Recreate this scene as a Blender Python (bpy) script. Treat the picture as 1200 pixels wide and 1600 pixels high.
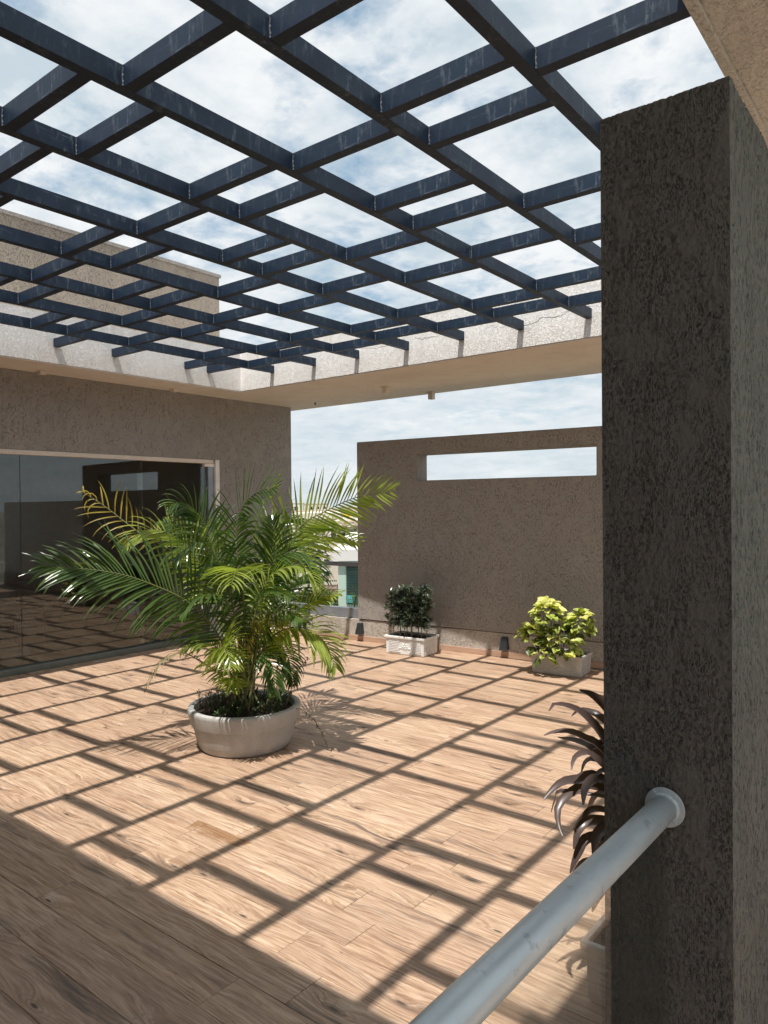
import bpy, bmesh, math, random
from mathutils import Vector, Matrix, noise
random.seed(7)
S = bpy.context.scene
for o in list(bpy.data.objects):
    bpy.data.objects.remove(o)

# ------------------------------------------------------------ camera
K = 1.49                      # pergola unit (camera height to beam underside)
H = 1.60
_R = ((0.78570476, 0.61853327, -0.00919941), (-0.6186008, 0.78564181, -0.00999983), (0.00104221, 0.01354768, 0.99990768))
cd = bpy.data.cameras.new('camera')
cam = bpy.data.objects.new('camera', cd)
S.collection.objects.link(cam)
M = Matrix(((_R[0][0], _R[2][0], -_R[1][0], 0), (_R[0][1], _R[2][1], -_R[1][1], 0), (_R[0][2], _R[2][2], -_R[1][2], H), (0, 0, 0, 1)))
cam.matrix_world = M
cd.sensor_fit = 'VERTICAL'
cd.sensor_height = 24
cd.lens = 24 * 1142 / 1600
cd.clip_start = 0.02
cd.clip_end = 5000
S.camera = cam

# ------------------------------------------------------------ sun, sky, exposure
SUN = Vector((-0.107, 0.358, -1.0)).normalized()       # direction of travel
sl = bpy.data.lights.new('sun', 'SUN')
sl.energy = 4.0
sl.angle = math.radians(0.6)
sl.color = (1.0, 0.955, 0.89)
so = bpy.data.objects.new('sun', sl)
S.collection.objects.link(so)
so.rotation_euler = SUN.to_track_quat('-Z', 'Y').to_euler()
sun_el = math.asin(-SUN.z)
sun_az = math.atan2(-SUN.x, -SUN.y)
S.view_settings.view_transform = 'Standard'
S.view_settings.look = 'None'
S.view_settings.exposure = 0.52
S.view_settings.gamma = 1.0
S.view_settings.use_curve_mapping = False

w = bpy.data.worlds.new('World')
S.world = w
w.use_nodes = True
nt = w.node_tree
nt.nodes.clear()


class N:
    """small node-graph writer"""
    def __init__(s, nt):
        s.t = nt

    def new(s, typ, **kw):
        n = s.t.nodes.new(typ)
        for k_, v in kw.items():
            setattr(n, k_, v)
        return n

    def link(s, a, b):
        s.t.links.new(a, b)

    def put(s, sock, v):
        if isinstance(v, bpy.types.NodeSocket):
            s.link(v, sock)
        elif v is not None:
            if hasattr(sock.default_value, '__len__') and isinstance(v, (int, float)):
                v = (v, v, v)
            if hasattr(sock.default_value, '__len__') and len(sock.default_value) == 4 and len(v) == 3:
                v = (*v, 1)
            sock.default_value = v

    def math(s, op, a, b=None, c=None, clamp=False):
        n = s.new('ShaderNodeMath', operation=op, use_clamp=clamp)
        s.put(n.inputs[0], a); s.put(n.inputs[1], b)
        if c is not None: s.put(n.inputs[2], c)
        return n.outputs[0]

    def vm(s, op, a, b=None):
        n = s.new('ShaderNodeVectorMath', operation=op)
        s.put(n.inputs[0], a)
        if b is not None: s.put(n.inputs[1], b)
        return n.outputs[0]

    def noise(s, vec, scale=5, detail=3, rough=.5, dist=0, out='Fac'):
        n = s.new('ShaderNodeTexNoise')
        s.put(n.inputs['Vector'], vec); n.inputs['Scale'].default_value = scale
        n.inputs['Detail'].default_value = detail; n.inputs['Roughness'].default_value = rough
        n.inputs['Distortion'].default_value = dist
        return n.outputs[out]

    def map(s, vec, scale=(1, 1, 1), loc=(0, 0, 0), rot=(0, 0, 0)):
        n = s.new('ShaderNodeMapping')
        s.put(n.inputs['Vector'], vec); n.inputs['Scale'].default_value = scale
        n.inputs['Location'].default_value = loc; n.inputs['Rotation'].default_value = rot
        return n.outputs[0]

    def ramp(s, fac, stops, interp='LINEAR'):
        n = s.new('ShaderNodeValToRGB')
        s.put(n.inputs[0], fac); cr = n.color_ramp; cr.interpolation = interp
        while len(cr.elements) < len(stops): cr.elements.new(.5)
        for e, (p, c) in zip(cr.elements, stops):
            e.position = p
            e.color = (c, c, c, 1) if isinstance(c, (int, float)) else (*c, 1)
        return n.outputs[0]

    def mix(s, fac, a, b, mode='MIX'):
        n = s.new('ShaderNodeMix', data_type='RGBA', blend_type=mode)
        s.put(n.inputs[0], fac); s.put(n.inputs[6], a); s.put(n.inputs[7], b)
        return n.outputs[2]

    def mr(s, v, a, b, c=0, d=1):
        n = s.new('ShaderNodeMapRange')
        for i, x in enumerate((v, a, b, c, d)): s.put(n.inputs[i], x)
        return n.outputs[0]

    def bump(s, h, dist=.01, strength=1, normal=None):
        n = s.new('ShaderNodeBump')
        s.put(n.inputs['Height'], h); n.inputs['Distance'].default_value = dist
        n.inputs['Strength'].default_value = strength
        if normal is not None: s.link(normal, n.inputs['Normal'])
        return n.outputs[0]


g = N(nt)
sky = g.new('ShaderNodeTexSky', sky_type='NISHITA', sun_disc=False)
sky.sun_elevation = sun_el
sky.sun_rotation = sun_az
sky.altitude = 900
sky.air_density = 1.2
sky.dust_density = 2.5
tc = g.new('ShaderNodeTexCoord')
sep = g.new('ShaderNodeSeparateXYZ')
g.link(tc.outputs['Generated'], sep.inputs[0])
zc = g.math('MAXIMUM', sep.outputs[2], 0.0)
den = g.math('ADD', zc, 0.16)
cmb = g.new('ShaderNodeCombineXYZ')
g.link(g.math('DIVIDE', sep.outputs[0], den), cmb.inputs[0])
g.link(g.math('DIVIDE', sep.outputs[1], den), cmb.inputs[1])
big = g.noise(cmb.outputs[0], 2.4, 7, .55, .2)
fine = g.noise(g.map(cmb.outputs[0], (1, 1, 1), (3.1, 8.2, 0)), 9, 5, .6, .2)
dens = g.math('ADD', g.math('MULTIPLY', big, .6), g.math('MULTIPLY', fine, .4))
cover = g.mr(dens, .375, .50)
shade = g.noise(g.map(cmb.outputs[0], (1, 1, 1), (5, 1, 2)), 4.2, 6, .6, .2)
ccol = g.ramp(shade, [(.36, (.41, .48, .53)), (.49, (.545, .585, .615)), (.63, (.65, .665, .675))])
skycol = g.vm('MULTIPLY', sky.outputs[0], (.10, .10, .10))
skyb = g.mix(.55, skycol, (.29, .415, .50))
col = g.mix(cover, skyb, ccol)
hz = g.mr(zc, .0, .30, 1, 0)
puff = g.noise(g.map(tc.outputs['Generated'], (1, 1, 2.6)), 9, 6, .6, .2)
hcol = g.ramp(puff, [(.42, (.47, .53, .57)), (.56, (.53, .58, .61)), (.66, (.62, .645, .66))])
col = g.mix(g.math('MULTIPLY', hz, .92), col, hcol)
bg = g.new('ShaderNodeBackground')
g.link(col, bg.inputs[0])
bg.inputs[1].default_value = 1.0
wo = g.new('ShaderNodeOutputWorld')
g.link(bg.outputs[0], wo.inputs[0])

# ------------------------------------------------------------ materials
MATS = {}


def mat(name, fn):
    if name in MATS: return MATS[name]
    m = bpy.data.materials.new(name)
    m.use_nodes = True
    m.node_tree.nodes.clear()
    q = N(m.node_tree)
    q.tc = q.new('ShaderNodeTexCoord')
    q.obj = q.tc.outputs['Object']
    q.p = q.new('ShaderNodeBsdfPrincipled')
    q.o = q.new('ShaderNodeOutputMaterial')
    q.link(q.p.outputs[0], q.o.inputs[0])
    fn(q)
    MATS[name] = m
    return m


def setp(q, color=None, rough=None, metal=None, normal=None, spec=None):
    if color is not None: q.put(q.p.inputs['Base Color'], color)
    if rough is not None: q.put(q.p.inputs['Roughness'], rough)
    if metal is not None: q.p.inputs['Metallic'].default_value = metal
    if normal is not None: q.link(normal, q.p.inputs['Normal'])
    if spec is not None: q.put(q.p.inputs['Specular IOR Level'], spec)


def plaster(base, dark, scale=60, vert=.33, amt=.006, stain=.25, thr=.46, ws=9):
    """trowelled 'rustic' plaster: worm-like vertical grooves over a grainy coat"""
    def fn(q):
        n1 = q.noise(q.map(q.obj, (scale, scale, scale * vert)), 1.0, 3, .55, .1)
        n2 = q.noise(q.map(q.obj, (scale * .5, scale * .5, scale * vert * .45), (7, 3, 1)), 1.0, 2, .5, .1)
        groove = q.math('MAXIMUM', q.mr(n1, .36, .45, 1, 0), q.mr(n2, .34, .40, 1, 0))
        where = q.mr(q.noise(q.map(q.obj, (ws, ws, ws * .6)), 1.0, 4, .65), thr - .1, thr + .08)
        groove = q.math('MULTIPLY', groove, q.math('ADD', q.math('MULTIPLY', where, .85), .15))
        grain = q.noise(q.obj, scale * 3.3, 3, .7)
        lump = q.noise(q.obj, scale * .5, 4, .6)
        h = q.math('SUBTRACT', q.math('ADD', q.math('MULTIPLY', grain, .32), q.math('MULTIPLY', lump, .9)), groove)
        st = q.noise(q.map(q.obj, (1.1, 1.1, .45)), 1.3, 6, .65)
        c = q.mix(q.mr(st, .3, .72), base, tuple(x * (1 - stain) for x in base))
        c = q.mix(q.math('MULTIPLY', groove, .6), c, dark)
        c = q.mix(q.mr(grain, .35, .7, .25, 0), c, dark)
        setp(q, c, .93, normal=q.bump(h, amt, 1.0), spec=.2)
    return fn


BROWN = (.39, .362, .335)
m_brown = mat('brown_textured_plaster', plaster(BROWN, (.19, .16, .135), 130, .34, .0045, .12, .45))
m_pillar = mat('coarse_brown_plaster', plaster((.20, .188, .170), (.026, .024, .022), 400, .28, .003, .2, .47, 14))
m_grey = mat('greyish_plaster', plaster((.60, .54, .475), (.36, .32, .28), 120, .9, .006))
m_greyb = mat('grey_pier_plaster', plaster((.48, .45, .43), (.30, .27, .25), 120, .9, .005))
m_upper = mat('upper_storey_plaster', plaster((.42, .36, .30), (.20, .165, .135), 80, .6, .008))


def f_white(q):
    sc = 42
    n1 = q.noise(q.obj, sc, 4, .6, .8)
    ridge = q.mr(q.math('ABSOLUTE', q.math('SUBTRACT', n1, .5)), 0, .05, 1, 0)
    lump = q.noise(q.obj, 75, 4, .65)
    sep = q.new('ShaderNodeSeparateXYZ'); q.link(q.obj, sep.inputs[0])
    drift = q.math('MULTIPLY', q.math('SUBTRACT', q.noise(q.map(q.obj, (3.2, 3.2, .2)), 1, 6, .62), .5), .30)
    d = q.math('ABSOLUTE', q.math('SUBTRACT', q.math('ADD', sep.outputs[2], drift), 3.165))
    crack = q.math('MULTIPLY', q.mr(d, 0, .0045, 1, 0), q.mr(q.noise(q.map(q.obj, (1.6, 1.6, .3), (4, 2, 0)), 1, 2), .47, .55))
    xm = q.mr(sep.outputs[0], -5.2, -4.2)
    crack = q.math('MULTIPLY', crack, xm)
    dirt = q.noise(q.map(q.obj, (9, 9, 1.1)), 1, 5, .6)
    top = q.mr(sep.outputs[2], 3.2, 3.42)
    c = q.mix(q.math('MULTIPLY', q.mr(dirt, .45, .75), q.math('ADD', .22, q.math('MULTIPLY', top, .6))), (.90, .88, .855), (.62, .58, .54))
    c = q.mix(q.math('MULTIPLY', ridge, .35), c, (.5, .46, .42))
    c = q.mix(crack, c, (.05, .045, .04))
    h = q.math('SUBTRACT', lump, q.math('ADD', q.math('MULTIPLY', ridge, .5), q.math('MULTIPLY', crack, 2)))
    setp(q, c, .9, normal=q.bump(h, .0045), spec=.2)


m_white = mat('weathered_white_plaster', f_white)


def f_soffit(q):
    st = q.noise(q.obj, 1.7, 6, .7)
    gr = q.noise(q.obj, 160, 4, .7)
    lg = q.noise(q.map(q.obj, (3, 14, 14)), 1, 4, .6)
    c = q.ramp(st, [(.35, (.68, .60, .52)), (.55, (.75, .68, .60)), (.7, (.68, .60, .53))])
    c = q.mix(q.mr(lg, .6, .8, 0, .35), c, (.38, .29, .21))
    setp(q, c, .9, normal=q.bump(gr, .003), spec=.2)


m_soffit = mat('beige_soffit_plaster', f_soffit)


def f_soffit2(q):
    n1 = q.noise(q.obj, 70, 5, .65, 1.2)
    n2 = q.noise(q.obj, 22, 3, .6, .5)
    c = q.ramp(q.noise(q.obj, 3, 5, .6), [(.35, (.70, .66, .59)), (.65, (.80, .755, .68))])
    c = q.mix(q.mr(n1, .38, .5, .5, 0), c, (.2, .16, .12))
    h = q.math('ADD', n1, q.math('MULTIPLY', n2, .8))
    setp(q, c, .92, normal=q.bump(h, .012), spec=.2)


m_soffit2 = mat('coarse_beige_soffit_plaster', f_soffit2)


def f_steel(q):
    v = q.obj
    scr = q.noise(q.map(v, (30, 30, 9)), 1, 6, .75)
    scr2 = q.noise(q.map(v, (5, 5, 60)), 1, 5, .7)
    blot = q.noise(v, 4.5, 4, .6)
    geo = q.new('ShaderNodeNewGeometry')
    m1 = q.math('MULTIPLY', q.mr(scr, .53, .72), q.mr(blot, .40, .62))
    m2 = q.math('MULTIPLY', q.mr(scr2, .60, .74), q.mr(blot, .45, .6))
    mk = q.math('MAXIMUM', m1, m2)
    c = q.mix(q.mr(blot, .3, .7), (.008, .018, .038), (.016, .033, .062))
    c = q.mix(q.math('MULTIPLY', mk, .6), c, (.24, .28, .32))
    setp(q, c, q.mr(mk, 0, 1, .5, .75), normal=q.bump(q.noise(v, 260, 3, .6), .0012, .5), spec=.28)


m_steel = mat('navy_painted_steel', f_steel)
m_weld = mat('pale_weld_seam', lambda q: setp(q, q.ramp(q.noise(q.obj, 140, 2), [(.45, (.05, .06, .075)), (.60, (.20, .22, .25))]), .6))


def f_wood(q):
    oi = q.new('ShaderNodeObjectInfo')
    ge = q.new('ShaderNodeNewGeometry')
    rnd = q.math('FRACT', q.math('ADD', q.math('MULTIPLY', oi.outputs['Random'], 7.13), q.math('MULTIPLY', ge.outputs['Random Per Island'], 3.7)))
    offs = q.new('ShaderNodeCombineXYZ')
    q.put(offs.inputs[0], q.math('MULTIPLY', rnd, 91.0)); q.put(offs.inputs[1], q.math('MULTIPLY', rnd, 57.0)); q.put(offs.inputs[2], q.math('MULTIPLY', rnd, 23.0))
    v = q.vm('ADD', q.obj, offs.outputs[0])
    # knots: sparse voronoi cells that bend the grain
    kv = q.map(v, (1.7, 6.2, 1.7))
    vo = q.new('ShaderNodeTexVoronoi', feature='F1', voronoi_dimensions='2D'); q.link(kv, vo.inputs['Vector']); vo.inputs['Scale'].default_value = 1.0
    kd = vo.outputs['Distance']
    ksel = q.new('ShaderNodeSeparateColor'); q.link(vo.outputs['Color'], ksel.inputs[0])
    kon = q.math('GREATER_THAN', ksel.outputs[0], .50)
    kfield = q.math('MULTIPLY', q.mr(kd, .0, .42, 1, 0), kon)
    bend = q.new('ShaderNodeCombineXYZ')
    q.put(bend.inputs[1], q.math('MULTIPLY', q.math('POWER', kfield, 1.6), .05))
    wob = q.noise(q.map(v, (2.2, 4, 1)), 1, 4, .55)
    bend2 = q.new('ShaderNodeCombineXYZ'); q.put(bend2.inputs[1], q.math('MULTIPLY', wob, .06))
    vg = q.vm('ADD', q.vm('ADD', v, bend.outputs[0]), bend2.outputs[0])
    gA = q.noise(q.map(vg, (3.4, 85, 1)), 1, 8, .72, .15)
    gB = q.noise(q.map(vg, (7, 190, 1)), 1, 5, .65)
    gC = q.noise(q.map(vg, (.8, 9, 1)), 1, 3, .5)
    grain = q.math('ADD', q.math('MULTIPLY', gA, .6), q.math('MULTIPLY', gB, .4))
    c = q.ramp(grain, [(.34, (.12, .066, .038)), (.43, (.30, .188, .122)), (.52, (.50, .355, .25)), (.64, (.69, .55, .43))])
    tone = q.ramp(rnd, [(0, (.90, .86, .83)), (.22, (1.03, 1.01, .98)), (.42, (.95, .90, .86)), (.62, (1.07, 1.06, 1.04)), (.8, (.98, .95, .92)), (1, (.92, .88, .86))], 'CONSTANT')
    c = q.mix(1, c, tone, 'MULTIPLY')
    c = q.mix(q.mr(gC, .38, .66, 0, .38), c, (.36, .24, .17))
    streak = q.math('MULTIPLY', q.mr(q.noise(q.map(vg, (.8, 11, 1), (3, 5, 0)), 1, 5, .65), .575, .68), q.math('ADD', .5, q.math('MULTIPLY', gB, .8)))
    c = q.mix(q.math('MULTIPLY', streak, .9), c, (.075, .058, .05))
    ring = q.math('SINE', q.math('MULTIPLY', kd, 95))
    rmask = q.math('MULTIPLY', q.mr(kd, .05, .24, 1, 0), kon)
    c = q.mix(q.math('MULTIPLY', rmask, q.mr(ring, -.2, 1, 0, .45)), c, (.15, .09, .055))
    core = q.math('MULTIPLY', q.mr(kd, .02, q.mr(ksel.outputs[1], 0, 1, .045, .12), 1, 0), kon)
    c = q.mix(q.math('MULTIPLY', core, .85), c, (.05, .038, .03))
    fk = q.noise(q.map(v, (26, 60, 1)), 1, 2, .5)
    c = q.mix(q.mr(fk, .69, .76, 0, .5), c, (.10, .07, .05))
    dust = q.noise(q.obj, .9, 4, .6)
    rough = q.mr(q.math('ADD', gA, q.math('MULTIPLY', dust, .3)), .3, .9, .36, .62)
    h = q.math('SUBTRACT', q.math('MULTIPLY', gB, .5), q.math('MULTIPLY', core, .6))
    setp(q, c, rough, normal=q.bump(h, .0016, .7), spec=.5)


m_wood = mat('wood_look_tile', f_wood)
m_grout = mat('tile_grout', lambda q: setp(q, q.ramp(q.noise(q.obj, 3, 4), [(.4, (.26, .20, .15)), (.6, (.52, .44, .37))]), .9))
m_skirt = mat('terracotta_skirting', lambda q: setp(q, q.ramp(q.noise(q.map(q.obj, (3, 3, 40)), 1, 5), [(.3, (.40, .25, .17)), (.7, (.54, .37, .27))]), .55))


def simple(c, rough=.6, metal=0, var=.12, sc=8, bumpd=0, bsc=100):
    def fn(q):
        n = q.noise(q.obj, sc, 4, .6)
        cc = q.mix(q.mr(n, .3, .7), tuple(x * (1 - var) for x in c), tuple(min(1, x * (1 + var)) for x in c))
        setp(q, cc, q.mr(n, .3, .7, rough * .88, min(1, rough * 1.1)), metal, normal=q.bump(q.noise(q.obj, bsc, 3, .6), bumpd) if bumpd else None)
    return fn


m_frame = mat('white_window_jamb', simple((.80, .77, .72), .55))
m_channel = mat('grey_green_aluminium', simple((.17, .20, .19), .42, .5))
m_alu = mat('blue_grey_channel', simple((.30, .33, .37), .4, .5))
m_lamp = mat('dark_lamp_metal', simple((.028, .032, .036), .45))
m_dark = mat('shade_wall_dark', simple((.07, .062, .056), .7))
m_inwall = mat('interior_wall', simple((.24, .22, .20), .8))
m_infloor = mat('interior_floor', simple((.24, .18, .13), .3))
m_furn = mat('black_furniture', simple((.02, .02, .022), .5))
m_inwhite = mat('white_furniture', simple((.5, .5, .5), .5))
m_soil = mat('soil', lambda q: setp(q, q.ramp(q.noise(q.obj, 60, 5, .7), [(.35, (.02, .012, .009)), (.6, (.07, .04, .028))]), .95, normal=q.bump(q.noise(q.obj, 70, 4, .7), .02)))


def f_galv(q):
    n = q.noise(q.map(q.obj, (9, 2.2, 9)), 1, 6, .7)
    b = q.noise(q.obj, 22, 4, .6)
    sp = q.noise(q.map(q.obj, (40, 14, 40)), 1, 3, .5)
    c = q.ramp(n, [(.3, (.46, .53, .56)), (.55, (.58, .65, .675)), (.72, (.68, .735, .75))])
    c = q.mix(q.mr(b, .60, .72, 0, .6), c, (.16, .20, .22))
    c = q.mix(q.mr(sp, .72, .8, 0, .5), c, (.62, .65, .66))
    setp(q, c, q.mr(n, .3, .7, .30, .5), .3, normal=q.bump(b, .001, .5))


m_galv = mat('painted_grey_pipe', f_galv)


def f_conc(q):
    sp = q.noise(q.obj, 190, 3, .6)
    st = q.noise(q.map(q.obj, (6, 6, 2)), 1, 5, .6)
    c = q.mix(q.mr(st, .35, .7), (.50, .495, .48), (.37, .362, .345))
    c = q.mix(q.mr(sp, .56, .68, 0, .6), c, (.19, .18, .17))
    c = q.mix(q.mr(sp, .42, .32, 0, .4), c, (.68, .66, .62))
    setp(q, c, .75, normal=q.bump(sp, .002, .6))


m_conc = mat('speckled_cast_stone', f_conc)
m_plantw = mat('white_planter_resin', simple((.78, .775, .76), .5, 0, .08, 14, .001, 120))
m_plantg = mat('grey_planter_resin', simple((.50, .495, .485), .55, 0, .14, 14, .001, 120))


def leaf(c1, c2, rough=.38, trans=.25, sc=6, c3=None, th=.55, stripe=0):
    def fn(q):
        ge = q.new('ShaderNodeNewGeometry')
        oi = q.new('ShaderNodeObjectInfo')
        r_ = q.math('FRACT', q.math('ADD', ge.outputs['Random Per Island'], q.math('MULTIPLY', oi.outputs['Random'], 3.3)))
        n = q.noise(q.obj, sc, 3, .6)
        f = q.math('ADD', q.math('MULTIPLY', r_, .6), q.math('MULTIPLY', n, .4))
        c = q.mix(f, c1, c2)
        if c3:
            c = q.mix(q.mr(q.noise(q.obj, sc * 5, 4, .6, .3), th, th + .07), c, c3)
        setp(q, c, rough, spec=.5)
        tr = q.new('ShaderNodeBsdfTranslucent')
        q.put(tr.inputs[0], q.mix(1, c, (1.6, 1.75, .7), 'MULTIPLY'))
        mx = q.new('ShaderNodeMixShader'); mx.inputs[0].default_value = trans
        q.link(q.p.outputs[0], mx.inputs[1]); q.link(tr.outputs[0], mx.inputs[2]); q.link(mx.outputs[0], q.o.inputs[0])
    return fn


LEAF = {
    'green': mat('palm_leaf_green_shaded', leaf((.028, .068, .020), (.115, .18, .045), .25, .34)),  # leaf green, darkened to put the clump's shaded depth into the colour
    'lime': mat('palm_leaf_lime_lit', leaf((.14, .20, .04), (.38, .43, .10), .27, .42)),  # yellow-green fronds, brightened so sunlit highlights sit in the colour
    'yellow': mat('palm_leaf_yellow', leaf((.30, .20, .025), (.42, .34, .05), .45, .35, 9, (.16, .09, .04), .60)),
    'dry': mat('palm_leaf_dry', leaf((.16, .15, .06), (.26, .22, .12), .6, .2)),
}
m_rach = mat('palm_stalk', leaf((.13, .17, .04), (.22, .22, .07), .45, .05))
m_cane = mat('palm_cane', simple((.19, .18, .09), .55, 0, .35, 9))
m_drac = mat('dark_shrub_leaf', leaf((.055, .08, .06), (.15, .19, .14), .25, .15))
m_stem = mat('woody_stem', simple((.24, .20, .15), .8))
m_cord = mat('purple_leaf', leaf((.045, .030, .032), (.15, .11, .10), .30, .18, 12))
m_varie = [mat('variegated_leaf_lit', leaf((.56, .56, .13), (.70, .69, .30), .42, .25, 5, (.11, .20, .04), .62)),
           mat('variegated_leaf_mixed', leaf((.36, .42, .08), (.52, .55, .16), .42, .25, 6, (.05, .10, .025), .52)),
           mat('variegated_leaf_shaded', leaf((.05, .075, .02), (.12, .15, .04), .42, .2, 6, (.40, .42, .10), .62))]
m_under = [mat('small_leaf_green', leaf((.035, .07, .02), (.08, .13, .04), .4, .2)),
           mat('small_leaf_brown', leaf((.06, .045, .03), (.14, .10, .06), .5, .1))]


def f_glass(tint, gloss=1.0, ior=1.5, mul=1.9):
    def fn(q):
        ge = q.new('ShaderNodeNewGeometry'); fr = q.new('ShaderNodeFresnel'); q.link(q.mr(ge.outputs['Backfacing'], 0, 1, ior, 1 / ior), fr.inputs[0])
        tr = q.new('ShaderNodeBsdfTransparent'); q.put(tr.inputs[0], tint)
        gl = q.new('ShaderNodeBsdfGlossy'); gl.inputs['Roughness'].default_value = 0.0
        q.put(gl.inputs[0], (gloss, gloss, gloss))
        mx = q.new('ShaderNodeMixShader')
        q.link(q.math('MULTIPLY', fr.outputs[0], mul, clamp=True), mx.inputs[0])
        q.link(tr.outputs[0], mx.inputs[1]); q.link(gl.outputs[0], mx.inputs[2]); q.link(mx.outputs[0], q.o.inputs[0])
    return fn


m_glass = mat('tinted_door_glass', f_glass((.80, .84, .82), .95, 1.5, 1.6))
m_clear = mat('clear_balustrade_glass', f_glass((.955, .975, .965), .95, 1.5, 1.15))


def f_stain(q):
    n = q.noise(q.obj, 9, 5, .6)
    sep = q.new('ShaderNodeSeparateXYZ'); q.link(q.tc.outputs['Generated'], sep.inputs[0])
    d = q.mr(sep.outputs[1], 0.05, .95, 0, 1)
    a = q.math('MULTIPLY', q.mr(q.math('ADD', q.math('MULTIPLY', d, .6), q.math('MULTIPLY', n, .9)), .62, .85), .42)
    setp(q, (.30, .14, .04), .6)
    tr = q.new('ShaderNodeBsdfTransparent')
    mx = q.new('ShaderNodeMixShader'); q.link(a, mx.inputs[0])
    q.link(tr.outputs[0], mx.inputs[1]); q.link(q.p.outputs[0], mx.inputs[2]); q.link(mx.outputs[0], q.o.inputs[0])


m_stain = mat('rust_stain', f_stain)

# ------------------------------------------------------------ mesh helpers
C = S.collection


def add_box(bm, x0, x1, y0, y1, z0, z1):
    vs = [bm.verts.new(p) for p in ((x0, y0, z0), (x1, y0, z0), (x1, y1, z0), (x0, y1, z0), (x0, y0, z1), (x1, y0, z1), (x1, y1, z1), (x0, y1, z1))]
    for f in ((0, 3, 2, 1), (4, 5, 6, 7), (0, 1, 5, 4), (1, 2, 6, 5), (2, 3, 7, 6), (3, 0, 4, 7)):
        bm.faces.new([vs[i] for i in f])
    return vs


def add_prism(bm, poly, z0, z1):
    a = [bm.verts.new((x, y, z0)) for x, y in poly]
    b = [bm.verts.new((x, y, z1)) for x, y in poly]
    bm.faces.new(a[::-1]); bm.faces.new(b)
    n = len(poly)
    for i in range(n):
        bm.faces.new((a[i], a[(i + 1) % n], b[(i + 1) % n], b[i]))


def add_tube(bm, pts, r0, r1=None, seg=6, caps=True):
    if r1 is None: r1 = r0
    pts = [Vector(p) for p in pts]
    rings = []
    up = Vector((0, 0, 1))
    n = len(pts)
    for i, p in enumerate(pts):
        t = (pts[min(i + 1, n - 1)] - pts[max(i - 1, 0)]).normalized()
        a = t.cross(up if abs(t.z) < .95 else Vector((1, 0, 0))).normalized()
        b = t.cross(a)
        r = r0 + (r1 - r0) * i / (n - 1)
        rings.append([bm.verts.new(p + a * r * math.cos(2 * math.pi * j / seg) + b * r * math.sin(2 * math.pi * j / seg)) for j in range(seg)])
    for i in range(n - 1):
        for j in range(seg):
            bm.faces.new((rings[i][j], rings[i][(j + 1) % seg], rings[i + 1][(j + 1) % seg], rings[i + 1][j]))
    if caps:
        bm.faces.new(rings[0][::-1]); bm.faces.new(rings[-1])


def add_lathe(bm, prof, c, seg=48, close=False):
    rings = []
    for r, z in prof:
        rings.append([bm.verts.new((c[0] + r * math.cos(2 * math.pi * j / seg), c[1] + r * math.sin(2 * math.pi * j / seg), c[2] + z)) for j in range(seg)])
    for i in range(len(rings) - 1):
        for j in range(seg):
            bm.faces.new((rings[i][j], rings[i][(j + 1) % seg], rings[i + 1][(j + 1) % seg], rings[i + 1][j]))
    if close:
        bm.faces.new(rings[0][::-1]); bm.faces.new(rings[-1])


def obj(name, bm, m, parent=None, smooth=False, bevel=0, fix=True, sharp=0):
    if fix: bmesh.ops.recalc_face_normals(bm, faces=bm.faces)
    if bevel:
        bmesh.ops.bevel(bm, geom=list(bm.edges), offset=bevel, segments=2 if bevel > .004 else 1, affect='EDGES', clamp_overlap=True)
    me = bpy.data.meshes.new(name)
    bm.to_mesh(me); bm.free()
    if smooth:
        for p in me.polygons: p.use_smooth = True
    if sharp: me.set_sharp_from_angle(angle=math.radians(sharp))
    me.materials.append(m)
    o = bpy.data.objects.new(name, me)
    C.objects.link(o)
    if parent: o.parent = parent
    return o


def box(name, x0, x1, y0, y1, z0, z1, m, parent=None, bevel=0):
    bm = bmesh.new(); add_box(bm, x0, x1, y0, y1, z0, z1)
    return obj(name, bm, m, parent, bevel=bevel)


def thing(name, label, cat, group=None):
    o = bpy.data.objects.new(name, None)
    o.empty_display_size = .2
    C.objects.link(o)
    return tag(o, label, cat, group)


def tag(o, label, cat, group=None, kind=None):
    if label: o['label'] = label
    if cat: o['category'] = cat
    if group: o['group'] = group
    if kind: o['kind'] = kind
    return o


def struct(o):
    o['kind'] = 'structure'
    return o


def inst(name, src, parent, loc, rot=(0, 0, 0), sc=(1, 1, 1), m=None):
    o = bpy.data.objects.new(name, src.data if hasattr(src, 'data') else src)
    o.location = loc; o.rotation_euler = rot; o.scale = sc
    C.objects.link(o)
    if parent: o.parent = parent
    return o


# ------------------------------------------------------------ ground and city far below
gd = -13.0
m_ground = mat('dusty_ground', lambda q: setp(q, q.ramp(q.noise(q.obj, .02, 6, .65), [(.35, (.10, .13, .06)), (.5, (.24, .21, .17)), (.65, (.32, .29, .25))]), .95))
m_road = mat('asphalt', simple((.06, .06, .062), .9, 0, .2, .5))
bm = bmesh.new(); vs = [bm.verts.new(p) for p in ((-2500, -2500, gd), (2500, -2500, gd), (2500, 2500, gd), (-2500, 2500, gd))]; bm.faces.new(vs)
struct(obj('ground', bm, m_ground))
bm = bmesh.new()
for (a, b) in (((-400, 40), (400, -10)), ((-60, -300), (-10, 500))):
    A = Vector((*a, gd + .01)); B = Vector((*b, gd + .01)); d = (B - A).normalized(); s_ = Vector((-d.y, d.x, 0)) * 4
    if a[0] == -60:
        A.z = B.z = gd + .016
    bm.faces.new([bm.verts.new(p) for p in (A - s_, B - s_, B + s_, A + s_)])
struct(obj('road', bm, m_road))

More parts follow.
